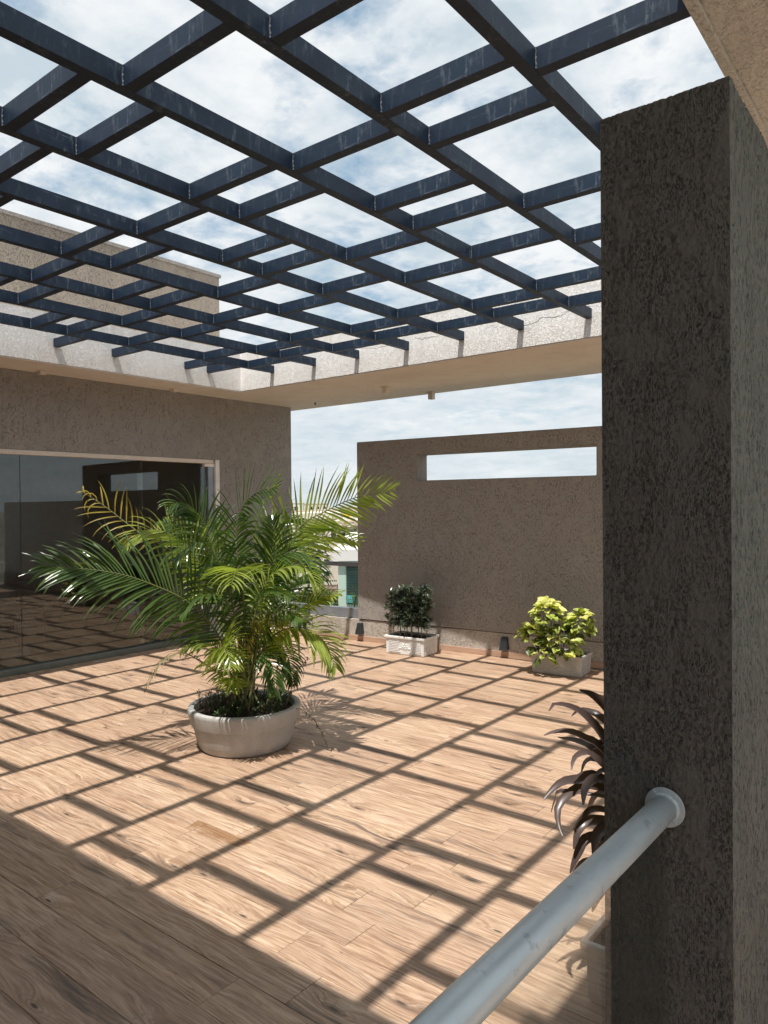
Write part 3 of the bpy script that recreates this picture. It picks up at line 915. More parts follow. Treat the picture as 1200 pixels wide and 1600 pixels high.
# ------------------------------------------------------------ palm
FRONDS=[
([(-3.811,3.309,0.319),(-3.908,3.174,0.699),(-3.977,2.995,0.952),(-4.097,2.712,1.126),(-4.211,2.496,1.202),(-4.408,2.215,1.246)],(0.43,-0.62,0.66),0.50,"green",46,0.35,0.22),
([(-3.888,3.376,0.315),(-4.027,3.272,0.761),(-4.218,3.127,1.207),(-4.490,2.916,1.441),(-4.654,2.789,1.603),(-4.783,2.689,1.711)],(0.52,-0.66,0.54),0.26,"yellow",17,0.50,0.66),
([(-3.855,3.274,0.341),(-4.027,3.273,0.849),(-4.141,3.188,1.206),(-4.225,3.061,1.387),(-4.333,2.912,1.443),(-4.370,2.755,1.354)],(0.37,-0.47,0.80),0.36,"lime",36,0.60,0.40),
([(-3.845,3.282,0.341),(-4.024,3.339,0.842),(-4.130,3.324,1.242),(-4.216,3.260,1.515),(-4.235,3.119,1.629),(-4.230,2.995,1.599)],(0.63,-0.47,0.62),0.34,"green",38,0.65,0.38),
([(-3.828,3.296,0.341),(-3.925,3.355,1.026),(-3.939,3.350,1.426),(-3.820,3.319,1.611),(-3.666,3.314,1.695),(-3.502,3.316,1.717)],(0.04,-0.90,0.43),0.34,"green",38,0.30,0.50),
([(-3.814,3.307,0.340),(-3.925,3.420,1.109),(-3.910,3.501,1.466),(-3.838,3.559,1.669),(-3.767,3.618,1.849)],(0.62,-0.79,0.01),0.05,"lime",12,0.00,0.80),
([(-3.811,3.309,0.340),(-3.830,3.493,0.974),(-3.768,3.610,1.274),(-3.657,3.699,1.459),(-3.505,3.756,1.548),(-3.254,3.828,1.653),(-2.972,3.860,1.687)],(0.38,-0.90,0.21),0.40,"lime",44,0.06,0.36),
([(-3.877,3.384,0.315),(-3.882,3.515,0.877),(-3.811,3.638,1.189),(-3.693,3.733,1.297),(-3.535,3.859,1.387),(-3.341,3.947,1.342)],(0.61,-0.61,0.51),0.30,"lime",34,0.25,0.42),
([(-3.814,3.307,0.340),(-3.786,3.334,0.775),(-3.718,3.393,1.123),(-3.579,3.440,1.264),(-3.422,3.500,1.275),(-3.304,3.528,1.112)],(0.58,-0.27,0.77),0.34,"green",36,0.75,0.40),
([(-3.769,3.279,0.353),(-3.710,3.266,0.749),(-3.586,3.305,1.103),(-3.437,3.360,1.199),(-3.310,3.396,1.177),(-3.217,3.404,1.066)],(0.35,-0.12,0.93),0.24,"lime",34,0.80,0.45),
([(-3.751,3.230,0.366),(-3.709,3.205,0.801),(-3.635,3.139,1.086),(-3.535,3.028,1.190),(-3.440,2.912,1.204),(-3.341,2.798,1.136)],(0.37,-0.47,0.80),0.30,"lime",26,0.50,0.60),
([(-3.724,3.251,0.366),(-3.629,3.265,0.589),(-3.516,3.292,0.753),(-3.349,3.361,0.814),(-3.192,3.420,0.731),(-3.101,3.426,0.566)],(0.59,-0.25,0.77),0.32,"lime",36,0.70,0.30),
([(-3.877,3.384,0.293),(-3.828,3.426,0.536),(-3.737,3.499,0.646),(-3.624,3.523,0.554),(-3.565,3.504,0.390)],(0.62,-0.29,0.72),0.22,"green",28,0.80,0.30),
([(-3.744,3.235,0.345),(-3.699,3.210,0.632),(-3.614,3.215,0.787),(-3.505,3.239,0.857),(-3.397,3.260,0.840)],(0.25,-0.32,0.91),0.18,"yellow",22,0.50,0.35),
([(-3.719,3.191,0.358),(-3.713,3.071,0.550),(-3.666,2.982,0.665),(-3.529,2.900,0.735),(-3.420,2.857,0.646)],(0.35,-0.61,0.71),0.26,"lime",28,0.55,0.25),
([(-3.687,3.152,0.329),(-3.674,3.100,0.425),(-3.633,3.044,0.496),(-3.576,2.987,0.515),(-3.530,2.947,0.466)],(0.52,-0.66,0.54),0.17,"lime",22,0.40,0.25),
([(-3.784,3.203,0.345),(-3.852,3.126,0.479),(-3.890,2.995,0.586),(-3.905,2.857,0.666),(-3.971,2.741,0.612),(-4.001,2.652,0.456)],(-0.04,-0.30,0.95),0.11,"dry",26,0.80,0.35),
([(-3.817,3.241,0.332),(-3.811,3.185,0.559),(-3.891,3.123,0.662),(-3.985,3.049,0.697),(-4.066,2.985,0.643)],(0.09,-0.43,0.90),0.16,"lime",24,0.70,0.35),
([(-3.832,3.356,0.306),(-3.783,3.397,0.547),(-3.650,3.442,0.774),(-3.471,3.521,0.918),(-3.383,3.591,0.973),(-3.241,3.639,1.008)],(0.45,-0.41,0.80),0.20,"lime",26,0.35,0.35),
([(-3.905,3.362,0.293),(-4.167,3.417,0.820),(-4.360,3.460,1.178),(-4.595,3.469,1.411),(-4.896,3.424,1.484)],(0.16,-0.53,0.83),0.36,"green",32,0.70,0.40),
([(-3.891,3.373,0.293),(-4.022,3.532,0.864),(-4.129,3.706,1.219),(-4.097,3.862,1.454),(-4.085,4.126,1.498)],(0.48,-0.28,0.83),0.36,"green",32,0.60,0.40),
([(-3.877,3.384,0.293),(-3.913,3.616,0.771),(-3.919,3.870,1.025),(-3.829,4.068,1.110)],(0.47,-0.12,0.87),0.32,"green",28,0.60,0.40),
([(-3.821,3.301,0.319),(-3.869,3.270,0.820),(-3.844,3.166,1.135),(-3.837,3.046,1.304),(-3.812,2.876,1.363),(-3.774,2.714,1.285)],(0.24,-0.48,0.85),0.36,"green",34,0.70,0.42),
([(-3.814,3.306,0.319),(-3.842,3.419,0.847),(-3.765,3.483,1.113),(-3.730,3.513,1.334),(-3.747,3.502,1.503)],(0.83,-0.50,0.23),0.28,"green",28,0.50,0.45),
([(-3.801,3.317,0.319),(-3.670,3.298,0.706),(-3.529,3.284,0.891),(-3.365,3.286,0.925),(-3.211,3.279,0.859)],(0.48,-0.28,0.83),0.26,"green",30,0.70,0.35),
([(-3.814,3.306,0.319),(-3.764,3.224,0.707),(-3.732,3.124,0.935),(-3.731,2.999,1.032),(-3.705,2.829,1.031),(-3.735,2.741,0.940)],(0.16,-0.53,0.83),0.26,"green",30,0.70,0.35),
([(-3.891,3.373,0.293),(-3.941,3.533,0.962),(-3.895,3.638,1.324),(-3.855,3.672,1.554),(-3.839,3.622,1.701)],(0.98,-0.04,0.21),0.24,"dry",20,0.20,0.60),
([(-3.776,3.273,0.332),(-3.731,3.250,0.707),(-3.608,3.223,0.975),(-3.442,3.227,1.049),(-3.283,3.224,1.019)],(0.28,-0.18,0.94),0.24,"green",28,0.60,0.40),
([(-3.731,3.245,0.344),(-3.673,3.230,0.526),(-3.544,3.205,0.651),(-3.415,3.179,0.589),(-3.363,3.154,0.420)],(0.56,-0.37,0.74),0.20,"green",24,0.70,0.30),]
BLADES=[
([(-0.853,2.386,0.830),(-0.914,2.339,0.921),(-0.953,2.309,0.964),(-0.986,2.284,0.983)],0.036),
([(-0.853,2.384,0.703),(-0.913,2.317,0.825),(-0.939,2.276,0.883),(-0.965,2.235,0.926),(-0.991,2.194,0.950),(-1.016,2.154,0.959),(-1.020,2.129,0.943)],0.028),
([(-0.853,2.386,0.798),(-0.937,2.352,0.882),(-0.981,2.350,0.897),(-1.016,2.354,0.895),(-1.047,2.361,0.868)],0.022),
([(-0.853,2.384,0.693),(-0.932,2.311,0.803),(-0.961,2.275,0.829),(-0.998,2.234,0.856),(-1.035,2.192,0.857),(-1.055,2.164,0.850)],0.024),
([(-0.853,2.384,0.672),(-0.958,2.346,0.773),(-1.013,2.344,0.791),(-1.084,2.331,0.796)],0.024),
([(-0.853,2.384,0.651),(-0.933,2.284,0.768),(-0.950,2.233,0.795),(-0.962,2.185,0.789),(-0.956,2.152,0.764)],0.024),
([(-0.862,2.378,0.703),(-0.951,2.329,0.747),(-0.983,2.325,0.733),(-1.001,2.331,0.693)],0.016),
([(-0.853,2.383,0.629),(-0.937,2.293,0.705),(-0.970,2.242,0.701),(-1.002,2.191,0.703),(-1.022,2.149,0.684),(-1.034,2.114,0.662)],0.030),
([(-0.853,2.383,0.619),(-0.941,2.277,0.678),(-0.978,2.210,0.670),(-1.000,2.153,0.641),(-0.989,2.123,0.600),(-0.965,2.103,0.571)],0.028),
([(-0.853,2.384,0.651),(-0.910,2.255,0.713),(-0.916,2.165,0.710),(-0.895,2.097,0.686)],0.030),
([(-0.854,2.382,0.566),(-0.951,2.327,0.583),(-0.991,2.316,0.547),(-1.024,2.311,0.497)],0.018),
([(-0.854,2.382,0.534),(-0.946,2.288,0.558),(-0.973,2.246,0.536),(-0.980,2.218,0.482)],0.030),
([(-0.854,2.382,0.545),(-0.903,2.248,0.548),(-0.892,2.160,0.513)],0.034),
([(-0.854,2.381,0.492),(-0.955,2.281,0.501),(-0.976,2.242,0.457),(-0.989,2.210,0.405)],0.030),
([(-0.854,2.380,0.408),(-0.975,2.327,0.403),(-1.022,2.332,0.355),(-1.051,2.351,0.310)],0.018),
([(-0.870,2.370,0.619),(-1.049,2.293,0.631),(-1.091,2.323,0.581),(-1.125,2.359,0.516)],0.012),
([(-0.870,2.371,0.725),(-0.915,2.337,0.805),(-0.944,2.314,0.793),(-0.954,2.306,0.785)],0.030),
([(-0.862,2.375,0.471),(-0.924,2.368,0.461),(-0.962,2.379,0.408),(-0.989,2.400,0.360)],0.028),
([(-0.853,2.383,0.608),(-0.954,2.389,0.614),(-1.011,2.428,0.539),(-1.045,2.485,0.459)],0.022),
([(-0.853,2.384,0.693),(-0.901,2.284,0.733),(-0.905,2.216,0.737)],0.020),
([(-0.854,2.379,0.323),(-0.912,2.334,0.335),(-0.937,2.314,0.303),(-0.953,2.300,0.251)],0.026),]



def spline(pts, n):
    P = [Vector(p) for p in pts]
    P = [P[0] * 2 - P[1]] + P + [P[-1] * 2 - P[-2]]
    out = []
    segs = len(P) - 3
    for i in range(n + 1):
        t = i / n * segs
        s_ = min(int(t), segs - 1); u = t - s_
        a, b, c, d = P[s_:s_ + 4]
        out.append(.5 * ((2 * b) + (c - a) * u + (2 * a - 5 * b + 4 * c - d) * u * u + (3 * b - a - 3 * c + d) * u ** 3))
    return out


def resample(P, n):
    L = [0]
    for a, b in zip(P, P[1:]): L.append(L[-1] + (b - a).length)
    out = []; j = 0
    for i in range(n + 1):
        s_ = L[-1] * i / n
        while j < len(L) - 2 and L[j + 1] < s_: j += 1
        u = (s_ - L[j]) / max(1e-9, L[j + 1] - L[j])
        out.append(P[j].lerp(P[j + 1], u))
    return out


def leaflet(bm, p, d, nrm, L, wd, droop, curl=0, seg=5):
    d = d.normalized(); pos = p.copy(); prev = None
    for i in range(seg + 1):
        s_ = i / seg
        side = d.cross(nrm)
        if side.length < 1e-3: side = Vector((1, 0, 0))
        side.normalize()
        w_ = wd * (.45 + 1.9 * s_ if s_ < .3 else 1.02 * (1 - ((s_ - .3) / .72) ** 1.7)) * .5
        w_ = max(w_, .0004)
        up = side.cross(d).normalized()
        a = bm.verts.new(pos + side * w_ + up * w_ * .45); m_ = bm.verts.new(pos); b = bm.verts.new(pos - side * w_ + up * w_ * .45)
        if prev:
            bm.faces.new((prev[0], prev[1], m_, a)); bm.faces.new((prev[1], prev[2], b, m_))
        prev = (a, m_, b)
        pos = pos + d * (L / seg)
        d = (d + Vector((random.uniform(-.02, .02), random.uniform(-.02, .02), -droop * (.3 + s_) * .60)) + side * curl).normalized()


palm = thing('potted_palm', 'tall bushy areca palm with arching green and yellowing fronds in round pot', 'palm')
for fi, (pts, Nn, Lm, kind, n, droop, t0) in enumerate(FRONDS):
    n = int(n * (1.5 if kind != 'yellow' else 2.2)); P = resample(spline(pts, 40), n * 2)
    Nn = Vector(Nn)
    fr = bpy.data.objects.new('frond', None)
    bm = bmesh.new()
    tot = len(P) - 1
    lm = LEAF[kind]
    for i in range(1, tot + 1):
        t = i / tot
        if t < t0: continue
        T = (P[min(i + 1, tot)] - P[i - 1]).normalized()
        u = (t - t0) / (1 - t0)
        prof = (.45 + .95 * math.sin(math.pi * min(1, u * .62 + .12))) * .72 if u < .98 else .5
        if u > .5: prof *= 1 - .6 * ((u - .5) / .5)
        nn = (Nn - T * Nn.dot(T)).normalized()
        sd = T.cross(nn).normalized()
        ang = math.radians(64 - 34 * u)
        for s_ in ((-1, 1) if i % 2 == 0 or True else (1,)):
            if random.random() < .05 or (i + (s_ > 0)) % 2: continue
            a_ = ang + random.uniform(-.06, .06)
            d = T * math.cos(a_) + sd * s_ * math.sin(a_) + nn * random.uniform(.0, .28)
            L = Lm * .98 * prof * random.uniform(.9, 1.06)
            dry = kind == 'yellow' and u > .7
            leaflet(bm, P[i], d, (nn + sd * s_ * .5 + Vector((random.uniform(-.15, .15),) * 3)).normalized(), L, ({'dry': .009, 'yellow': .011}.get(kind, .0215)) * (.75 + .25 * prof), droop * random.uniform(.6, 1.4) * (2.2 if dry else 1), random.uniform(-.1, .1) * (5 if dry else 1))
    fo = obj('frond', bm, lm, palm, fix=False)
    bm = bmesh.new()
    add_tube(bm, P, .0095 if Lm > .2 else .006, .0014, seg=6)
    obj('stalk', bm, LEAF['dry'] if kind == 'dry' else m_rach, fo)
# canes
for k_ in range(13):
    a = k_ * 2.4; r_ = .03 + .10 * ((k_ * .37) % 1)
    b0 = Vector((PC[0] + r_ * math.cos(a), PC[1] + r_ * math.sin(a), .235))
    tgt = Vector(FRONDS[(k_ * 2 + 1) % len(FRONDS)][0][1]); tgt.z = max(tgt.z, .5)
    p1 = b0.lerp(tgt, .5) + Vector((0, 0, .05))
    bm = bmesh.new(); add_tube(bm, resample(spline([b0, p1, b0.lerp(tgt, .95)], 10), 10), .0155 - .004 * (k_ % 3), .007, seg=8)
    obj('cane', bm, m_cane if k_ % 3 else m_rach, palm, smooth=True)
# underplanting
def sprig(bm, base, tip, nl, ll, lw):
    ax = tip - base
    for i in range(nl):
        t = .15 + .85 * i / nl
        p = base.lerp(tip, t)
        a = i * 2.4 + random.random()
        d = Vector((math.cos(a), math.sin(a), random.uniform(.0, .8))) + ax.normalized() * .4
        leaflet(bm, p, d, Vector((random.uniform(-.4, .4), random.uniform(-.4, .4), 1)).normalized(), ll * random.uniform(.7, 1.2), lw, .5, 0, 3)
    add_tube(bm, [base, base.lerp(tip, .5) + Vector((random.uniform(-.004, .004), random.uniform(-.004, .004), 0)), tip], .0018, .0008, seg=4)


for kind, nb, lab, cat in ((0, 46, 'low green ground cover filling the rim of the big round pot', 'ground cover'), (1, 52, 'thin brownish twiggy ground cover around the palm stems in the round pot', 'ground cover')):
    bm = bmesh.new()
    for _ in range(nb):
        a = random.uniform(0, 6.28) if kind == 0 else random.choice((random.uniform(2.6, 4.6), random.uniform(0, 6.28)))
        r_ = .30 * math.sqrt(random.uniform(.12, 1))
        b0 = Vector((PC[0] + r_ * math.cos(a), PC[1] + r_ * math.sin(a), .235))
        h_ = random.uniform(.04, .10) if kind == 0 else random.uniform(.06, .17)
        sprig(bm, b0, b0 + Vector((random.uniform(-.05, .05), random.uniform(-.05, .05), h_)), 12 if kind == 0 else 15, .032 if kind == 0 else .020, .014 if kind == 0 else .009)
    tag(obj('underplanting', bm, m_under[kind], fix=False), lab, cat, None, 'stuff')
# trailing stems over the right side of the rim
tw = thing('trailing_stem', 'thin dry stem trailing over the right rim of the round pot', 'plant')
rr_ = Vector((.786, .618, 0)); ff_ = Vector((-.619, .786, 0))
cen = Vector(PC)
def loc(r, f, z): return cen + rr_ * r + ff_ * f + Vector((0, 0, z))
for pts in ([loc(.24, -.05, .24), loc(.30, -.08, .31), loc(.36, -.12, .50), loc(.44, -.14, .60)], [loc(.28, -.08, .25), loc(.40, -.12, .26), loc(.50, -.15, .17), loc(.56, -.16, .04), loc(.575, -.16, .012)]):
    P = resample(spline(pts, 20), 16)
    bm = bmesh.new(); add_tube(bm, P, .0028, .0014, seg=5)
    st_ = obj('stem', bm, m_stem, tw)
    bm = bmesh.new()
    for i in range(6, 17):
        for q_ in range(3):
            leaflet(bm, P[i], Vector((random.uniform(-1, 1), random.uniform(-1, 1), random.uniform(-.8, .6))), Vector((0, 0, 1)), random.uniform(.015, .032), .009, .6, .2, 3)
    obj('leaf_spray', bm, m_under[1], tw, fix=False)['kind'] = 'stuff'

# ------------------------------------------------------------ dark shrub in the white planter
sh = thing('dark_shrub', 'dense dark green narrow-leaved shrub on thin stems in the white planter', 'shrub')
px, py = -4.87, 6.165
for k_ in range(11):
    u = (k_ + .5) / 11
    bx = px + .035 + .44 * u; by = py + .16 + random.uniform(-.07, .07)
    b0 = Vector((bx, by, .165)); top = Vector((bx + random.uniform(-.02, .02), by + random.uniform(-.02, .02), random.uniform(.64, .73)))
    bm = bmesh.new(); add_tube(bm, [b0, b0.lerp(top, .5) + Vector((random.uniform(-.012, .012), 0, 0)), top], .006, .002, seg=5)
    stm = obj('stem', bm, m_stem, sh)
    bm = bmesh.new()
    for c_ in range(34):
        z = random.uniform(.24, .99) if c_ else 1
        p = b0.lerp(top, z) + Vector((random.uniform(-.06, .06), random.uniform(-.07, .07), 0)) * (1 if c_ else .2)
        for i in range(11):
            a = i * 2.4 + random.random()
            d = Vector((math.cos(a), math.sin(a), random.uniform(-.25, 1.3)))
            leaflet(bm, p + Vector((0, 0, random.uniform(-.02, .02))), d, Vector((0, 0, 1)), random.uniform(.04, .075), .016, .45, 0, 3)
    obj('foliage', bm, m_drac, stm, fix=False)['kind'] = 'stuff'

# ------------------------------------------------------------ variegated plant
va = thing('variegated_plant', 'bushy yellow and green variegated plant spilling over the grey planter', 'plant')


def leaf_mesh(name, m, L, wd, wav):
    bm = bmesh.new()
    NU, NV = 5, 4
    g_ = []
    for i in range(NU + 1):
        s_ = i / NU
        w_ = wd * math.sin(math.pi * (.04 + .93 * s_) ** .85) * .5
        row = []
        for j in range(NV + 1):
            v = j / NV * 2 - 1
            row.append(bm.verts.new((v * w_ * (1 + .12 * math.sin(7 * s_ + 2 * v)), L * s_, -.22 * L * s_ * s_ + abs(v) * w_ * .35 + wav * math.sin(9 * s_ + 3 * v + L * 99))))
        g_.append(row)
    for i in range(NU):
        for j in range(NV): bm.faces.new((g_[i][j], g_[i][j + 1], g_[i + 1][j + 1], g_[i + 1][j]))
    me = bpy.data.meshes.new(name); bm.to_mesh(me); bm.free()
    for p in me.polygons: p.use_smooth = True
    me.materials.append(m)
    return me


lms = [[leaf_mesh('leaf', m_varie[i], .078 + .010 * j, .062 + .008 * j, .006) for j in range(3)] for i in range(3)]
cc = Vector((-2.965, 6.415, .17))
lobes = [(Vector((-3.05, 6.32, .52)), (.165, .14, .185), 100), (Vector((-2.76, 6.44, .47)), (.15, .12, .155), 74), (Vector((-3.15, 6.25, .34)), (.13, .11, .14), 62), (Vector((-2.90, 6.24, .30)), (.22, .09, .14), 66), (Vector((-3.02, 6.17, .19)), (.14, .06, .07), 9), (Vector((-2.80, 6.20, .20)), (.08, .05, .06), 5)]
for lc, rr, nl in lobes:
    for s_ in range(3):
        bm = bmesh.new(); tip = lc + Vector((random.uniform(-.4, .4) * rr[0], random.uniform(-.4, .4) * rr[1], rr[2] * .5))
        bb = cc + Vector((random.uniform(-.15, .15), random.uniform(-.06, .06), 0))
        add_tube(bm, resample(spline([bb, bb.lerp(tip, .5) + Vector((0, 0, .06)), tip], 8), 8), .006, .003, seg=5); obj('stem', bm, m_stem, va)
    for _ in range(nl):
        while True:
            d = Vector((random.gauss(0, 1), random.gauss(0, 1), random.gauss(.25, 1))).normalized()
            if d.y < .6: break
        rad = random.uniform(.62, 1.04)
        p = lc + Vector((d.x * rr[0], d.y * rr[1], d.z * rr[2])) * rad
        if p.y > 6.55: p.y = 6.55
        lvl = 0 if d.z > .35 and random.random() < .8 else (1 if d.z > -.35 else (2 if random.random() < .75 else 1))  # shade put into leaf colour: pale on top, dark underneath
        if rad < .75: lvl = random.choice((1, 2))  # inner leaves take darker tones, painting the bush's shaded inside
        me = lms[lvl][random.randrange(3)]
        o = bpy.data.objects.new('leaf', me); C.objects.link(o); o.parent = va
        # leaf axis points outward and a little down, face up
        ax = Vector((d.x, d.y, d.z * .35 - .15)).normalized()
        up = Vector((d.x * .4 + random.uniform(-.3, .3), d.y * .4 - .25 + random.uniform(-.3, .3), 1)).normalized()
        xx = ax.cross(up).normalized(); up = xx.cross(ax)
        o.matrix_world = Matrix.Translation(p - ax * .04) @ Matrix((xx, ax, up)).transposed().to_4x4() @ Matrix.Scale(random.uniform(.75, 1.12), 4)

# ------------------------------------------------------------ purple plant by the pillar
co = thing('purple_plant', 'dark purple strap-leaved plant in the planter, half hidden by the pillar', 'plant')
base = Vector((-.80, 2.46, .17))
for k_, (dx, dy, hh) in enumerate(((0, 0, .95), (.03, .08, .75), (-.02, -.09, .6))):
    bm = bmesh.new(); add_tube(bm, resample(spline([base + Vector((dx, dy, 0)), base + Vector((dx * 1.2, dy, hh * .5)), base + Vector((dx * .5, dy * .6, hh))], 8), 8), .011, .007, seg=8)
    obj('stem', bm, m_stem, co)


def blade(pts, wd):
    P = resample(spline(pts, 30), 14)
    bm = bmesh.new(); prev = None
    for i, p in enumerate(P):
        t = i / 14
        T = (P[min(i + 1, 14)] - P[max(i - 1, 0)]).normalized()
        side = T.cross(Vector((.25, -.6, .75))).normalized()
        w_ = wd * (math.sin(math.pi * (.06 + .92 * t) ** .9) ** .8) * .60 + .0006
        up = side.cross(T)
        a = bm.verts.new(p + side * w_ + up * w_ * .4); m_ = bm.verts.new(p); b = bm.verts.new(p - side * w_ + up * w_ * .4)
        if prev:
            bm.faces.new((prev[0], prev[1], m_, a)); bm.faces.new((prev[1], prev[2], b, m_))
        prev = (a, m_, b)
    return obj('leaf', bm, m_cord, co, smooth=True, fix=False)


for pts, wd in BLADES: blade(pts, wd)
for k_ in range(30):
    z = .30 + .85 * k_ / 30; a = k_ * 2.4
    if math.cos(a) * -.8 + math.sin(a) * -.3 > .35: continue
    b0 = base + Vector((random.uniform(-.02, .02), random.uniform(-.03, .03), z - .17))
    r_ = random.uniform(.22, .34)
    d = Vector((math.cos(a), math.sin(a), 0))
    if d.x > .0: r_ *= .5
    blade([b0, b0 + d * r_ * .4 + Vector((0, 0, .09)), b0 + d * r_ * .8 + Vector((0, 0, .07)), b0 + d * r_ + Vector((0, 0, -.05))], .026)

# ------------------------------------------------------------ city seen beyond the glass rail
m_cream = mat('cream_render', simple((.66, .60, .52), .85, 0, .08, .6))
m_pinkw = mat('pink_render', simple((.52, .37, .33), .85, 0, .1, .6))
m_mint = mat('mint_paint', simple((.55, .66, .58), .8, 0, .06, .6))
m_wht = mat('white_render', simple((.72, .70, .68), .85, 0, .08, .6))
m_win = mat('dark_window_glass', simple((.035, .045, .045), .2, 0, .4, 1))
m_green = mat('green_blind', simple((.05, .12, .10), .5, 0, .2, 2))
m_tank = mat('yellow_tank', simple((.75, .55, .04), .5))
m_aqua = mat('aqua_cloth', simple((.10, .48, .50), .7, 0, .2, 3))
m_orn = mat('orange_trim', simple((.62, .36, .22), .8))
m_tree = mat('tree_leaves', leaf((.05, .085, .03), (.14, .19, .07), .6, .2, .5))
m_bark = mat('bark', simple((.12, .09, .07), .9))
YAW = .667
RV = Vector((math.cos(YAW), math.sin(YAW), 0)); FV = Vector((-math.sin(YAW), math.cos(YAW), 0))


def bldg(name, label, r0, r1, f0, f1, top, m, rm=None, wins=(), cat='building', group=None, rot=0):
    """r = metres right of the view axis, f = metres in front; walls face the terrace"""
    t = thing(name, label, cat, group)
    cx, cf = (r0 + r1) / 2, f0
    t.location = RV * cx + FV * cf + Vector((0, 0, 0)); t.rotation_euler = (0, 0, YAW + rot)
    hw = (r1 - r0) / 2
    box('wall', -hw, hw, 0, f1 - f0, gd, top, m, t)
    box('roof', -hw - .15, hw + .15, -.15, f1 - f0 + .15, top + .002, top + .35, rm or m, t)
    for (x, z, w_, h_) in wins:
        fr_ = box('window_frame', x - w_ / 2 - .08, x + w_ / 2 + .08, -.05, -.002, z - h_ / 2 - .08, z + h_ / 2 + .08, m_wht, t)
        box('window_pane', x - w_ / 2, x + w_ / 2, -.075, -.052, z - h_ / 2, z + h_ / 2, m_win, t)
    return t


def rr(px_, D): return (px_ - 600) / 1142 * D


def zz(py_, D): return H - (py_ - 797) / 1142 * D


# cream block at about 45 m
D = 45
cb_ = bldg('cream_building', 'tall cream apartment block with small dark windows seen above the glass rail', rr(455, D), rr(528, D), D, D + 12, zz(818, D), m_cream)
h0 = (rr(455, D) + rr(528, D)) / 2
for (px_, py_, w_, h_) in ((510, 858, .32, .42), (510, 876, .34, .10), (510, 886, .34, .36), (510, 904, .34, .30), (488, 858, .3, .42), (488, 886, .3, .4), (468, 858, .3, .42), (468, 886, .3, .4), (500, 835, .5, .35), (475, 835, .5, .35), (521, 842, .3, .5)):
    x = rr(px_, D) - h0
    box('window_frame', x - w_ / 2 - .05, x + w_ / 2 + .05, -.05, -.002, zz(py_, D) - h_ / 2 - .05, zz(py_, D) + h_ / 2 + .05, m_wht, cb_)
    box('window_pane', x - w_ / 2, x + w_ / 2, -.07, -.052, zz(py_, D) - h_ / 2, zz(py_, D) + h_ / 2, m_win, cb_)
xa, xb = rr(494, D) - h0, rr(527, D) - h0
box('balcony', xa, xb, -1.0, -.052, zz(925, D), zz(919, D), m_pinkw, cb_)
box('balcony_band', xa, xb, -1.05, -.95, zz(918, D), zz(914, D), m_cream, cb_)
for i in range(12):
    x = xa + (xb - xa) * (i + .5) / 12
    box('baluster', x - .03, x + .03, -1.03, -.98, zz(918, D) + .15, zz(911, D), m_win, cb_)
box('balcony_handrail', xa, xb, -1.04, -.97, zz(911, D), zz(909.5, D), m_cream, cb_)
box('lower_wall', xa, xb, -.6, -.054, gd, zz(926, D), m_pinkw, cb_)
for px_ in (503, 519):
    x = rr(px_, D) - h0
    box('door_frame', x - .26, x + .26, -.65, -.602, zz(950, D), zz(931, D), m_wht, cb_)
# ornate roof parapet building at 40 m on the right of the gap
D = 40
ob = bldg('roof_terrace_building', 'cream house with orange patterned roof parapet and side windows', rr(527, D), rr(590, D), D, D + 10, zz(831, D), m_cream)
h0 = (rr(527, D) + rr(590, D)) / 2
x0_, x1_ = rr(529, D) - h0, rr(588, D) - h0
box('roof_parapet', x0_, x1_, -.30, -.16, zz(831, D) + .05, zz(821, D), m_orn, ob)
bm = bmesh.new()
for i in range(9):
    x = x0_ + (x1_ - x0_) * (i + .5) / 9
    M_ = Matrix.Translation((x, -.31, (zz(831, D) + zz(821, D)) / 2 + .02)) @ Matrix.Rotation(math.pi / 2, 4, 'X')
    for r_ in (.11, .07):
        pts_ = [M_ @ Vector((r_ * math.cos(a_ * math.pi / 8), r_ * math.sin(a_ * math.pi / 8), 0)) for a_ in range(17)]
        add_tube(bm, pts_, .012, seg=4, caps=False)
obj('parapet_pattern', bm, m_wht, ob)
for (px_, py_, w_, h_) in ((533, 845, .42, .35), (549, 843, .20, .32), (555, 835, .14, .16), (575, 845, .4, .5)):
    x = rr(px_, D) - h0
    box('window_pane', x - w_ / 2, x + w_ / 2, -.03, -.002, zz(py_, D) - h_ / 2, zz(py_, D) + h_ / 2, m_win, ob)
for px_, r_, h_, lab in ((548, .16, .32, 'taller yellow water tank on the roof with the orange parapet'), (539, .15, .20, 'shorter yellow water tank on the roof with the orange parapet')):
    t = thing('water_tank', lab, 'water tank', 'yellow rooftop water tanks')
    p = RV * rr(px_, D) + FV * (D + 1.5)
    bm = bmesh.new(); zb_ = zz(831, D) + .36
    add_lathe(bm, [(0, 0), (r_, 0), (r_, h_ * .8), (r_ * .6, h_ * .93), (.0, h_)], (p.x, p.y, zb_ + .18), 20)
    obj('tank_shell', bm, m_tank, t)
    bm = bmesh.new(); add_box(bm, p.x - r_, p.x + r_, p.y - r_, p.y + r_, zb_, zb_ + .178); obj('tank_stand', bm, m_cream, t)
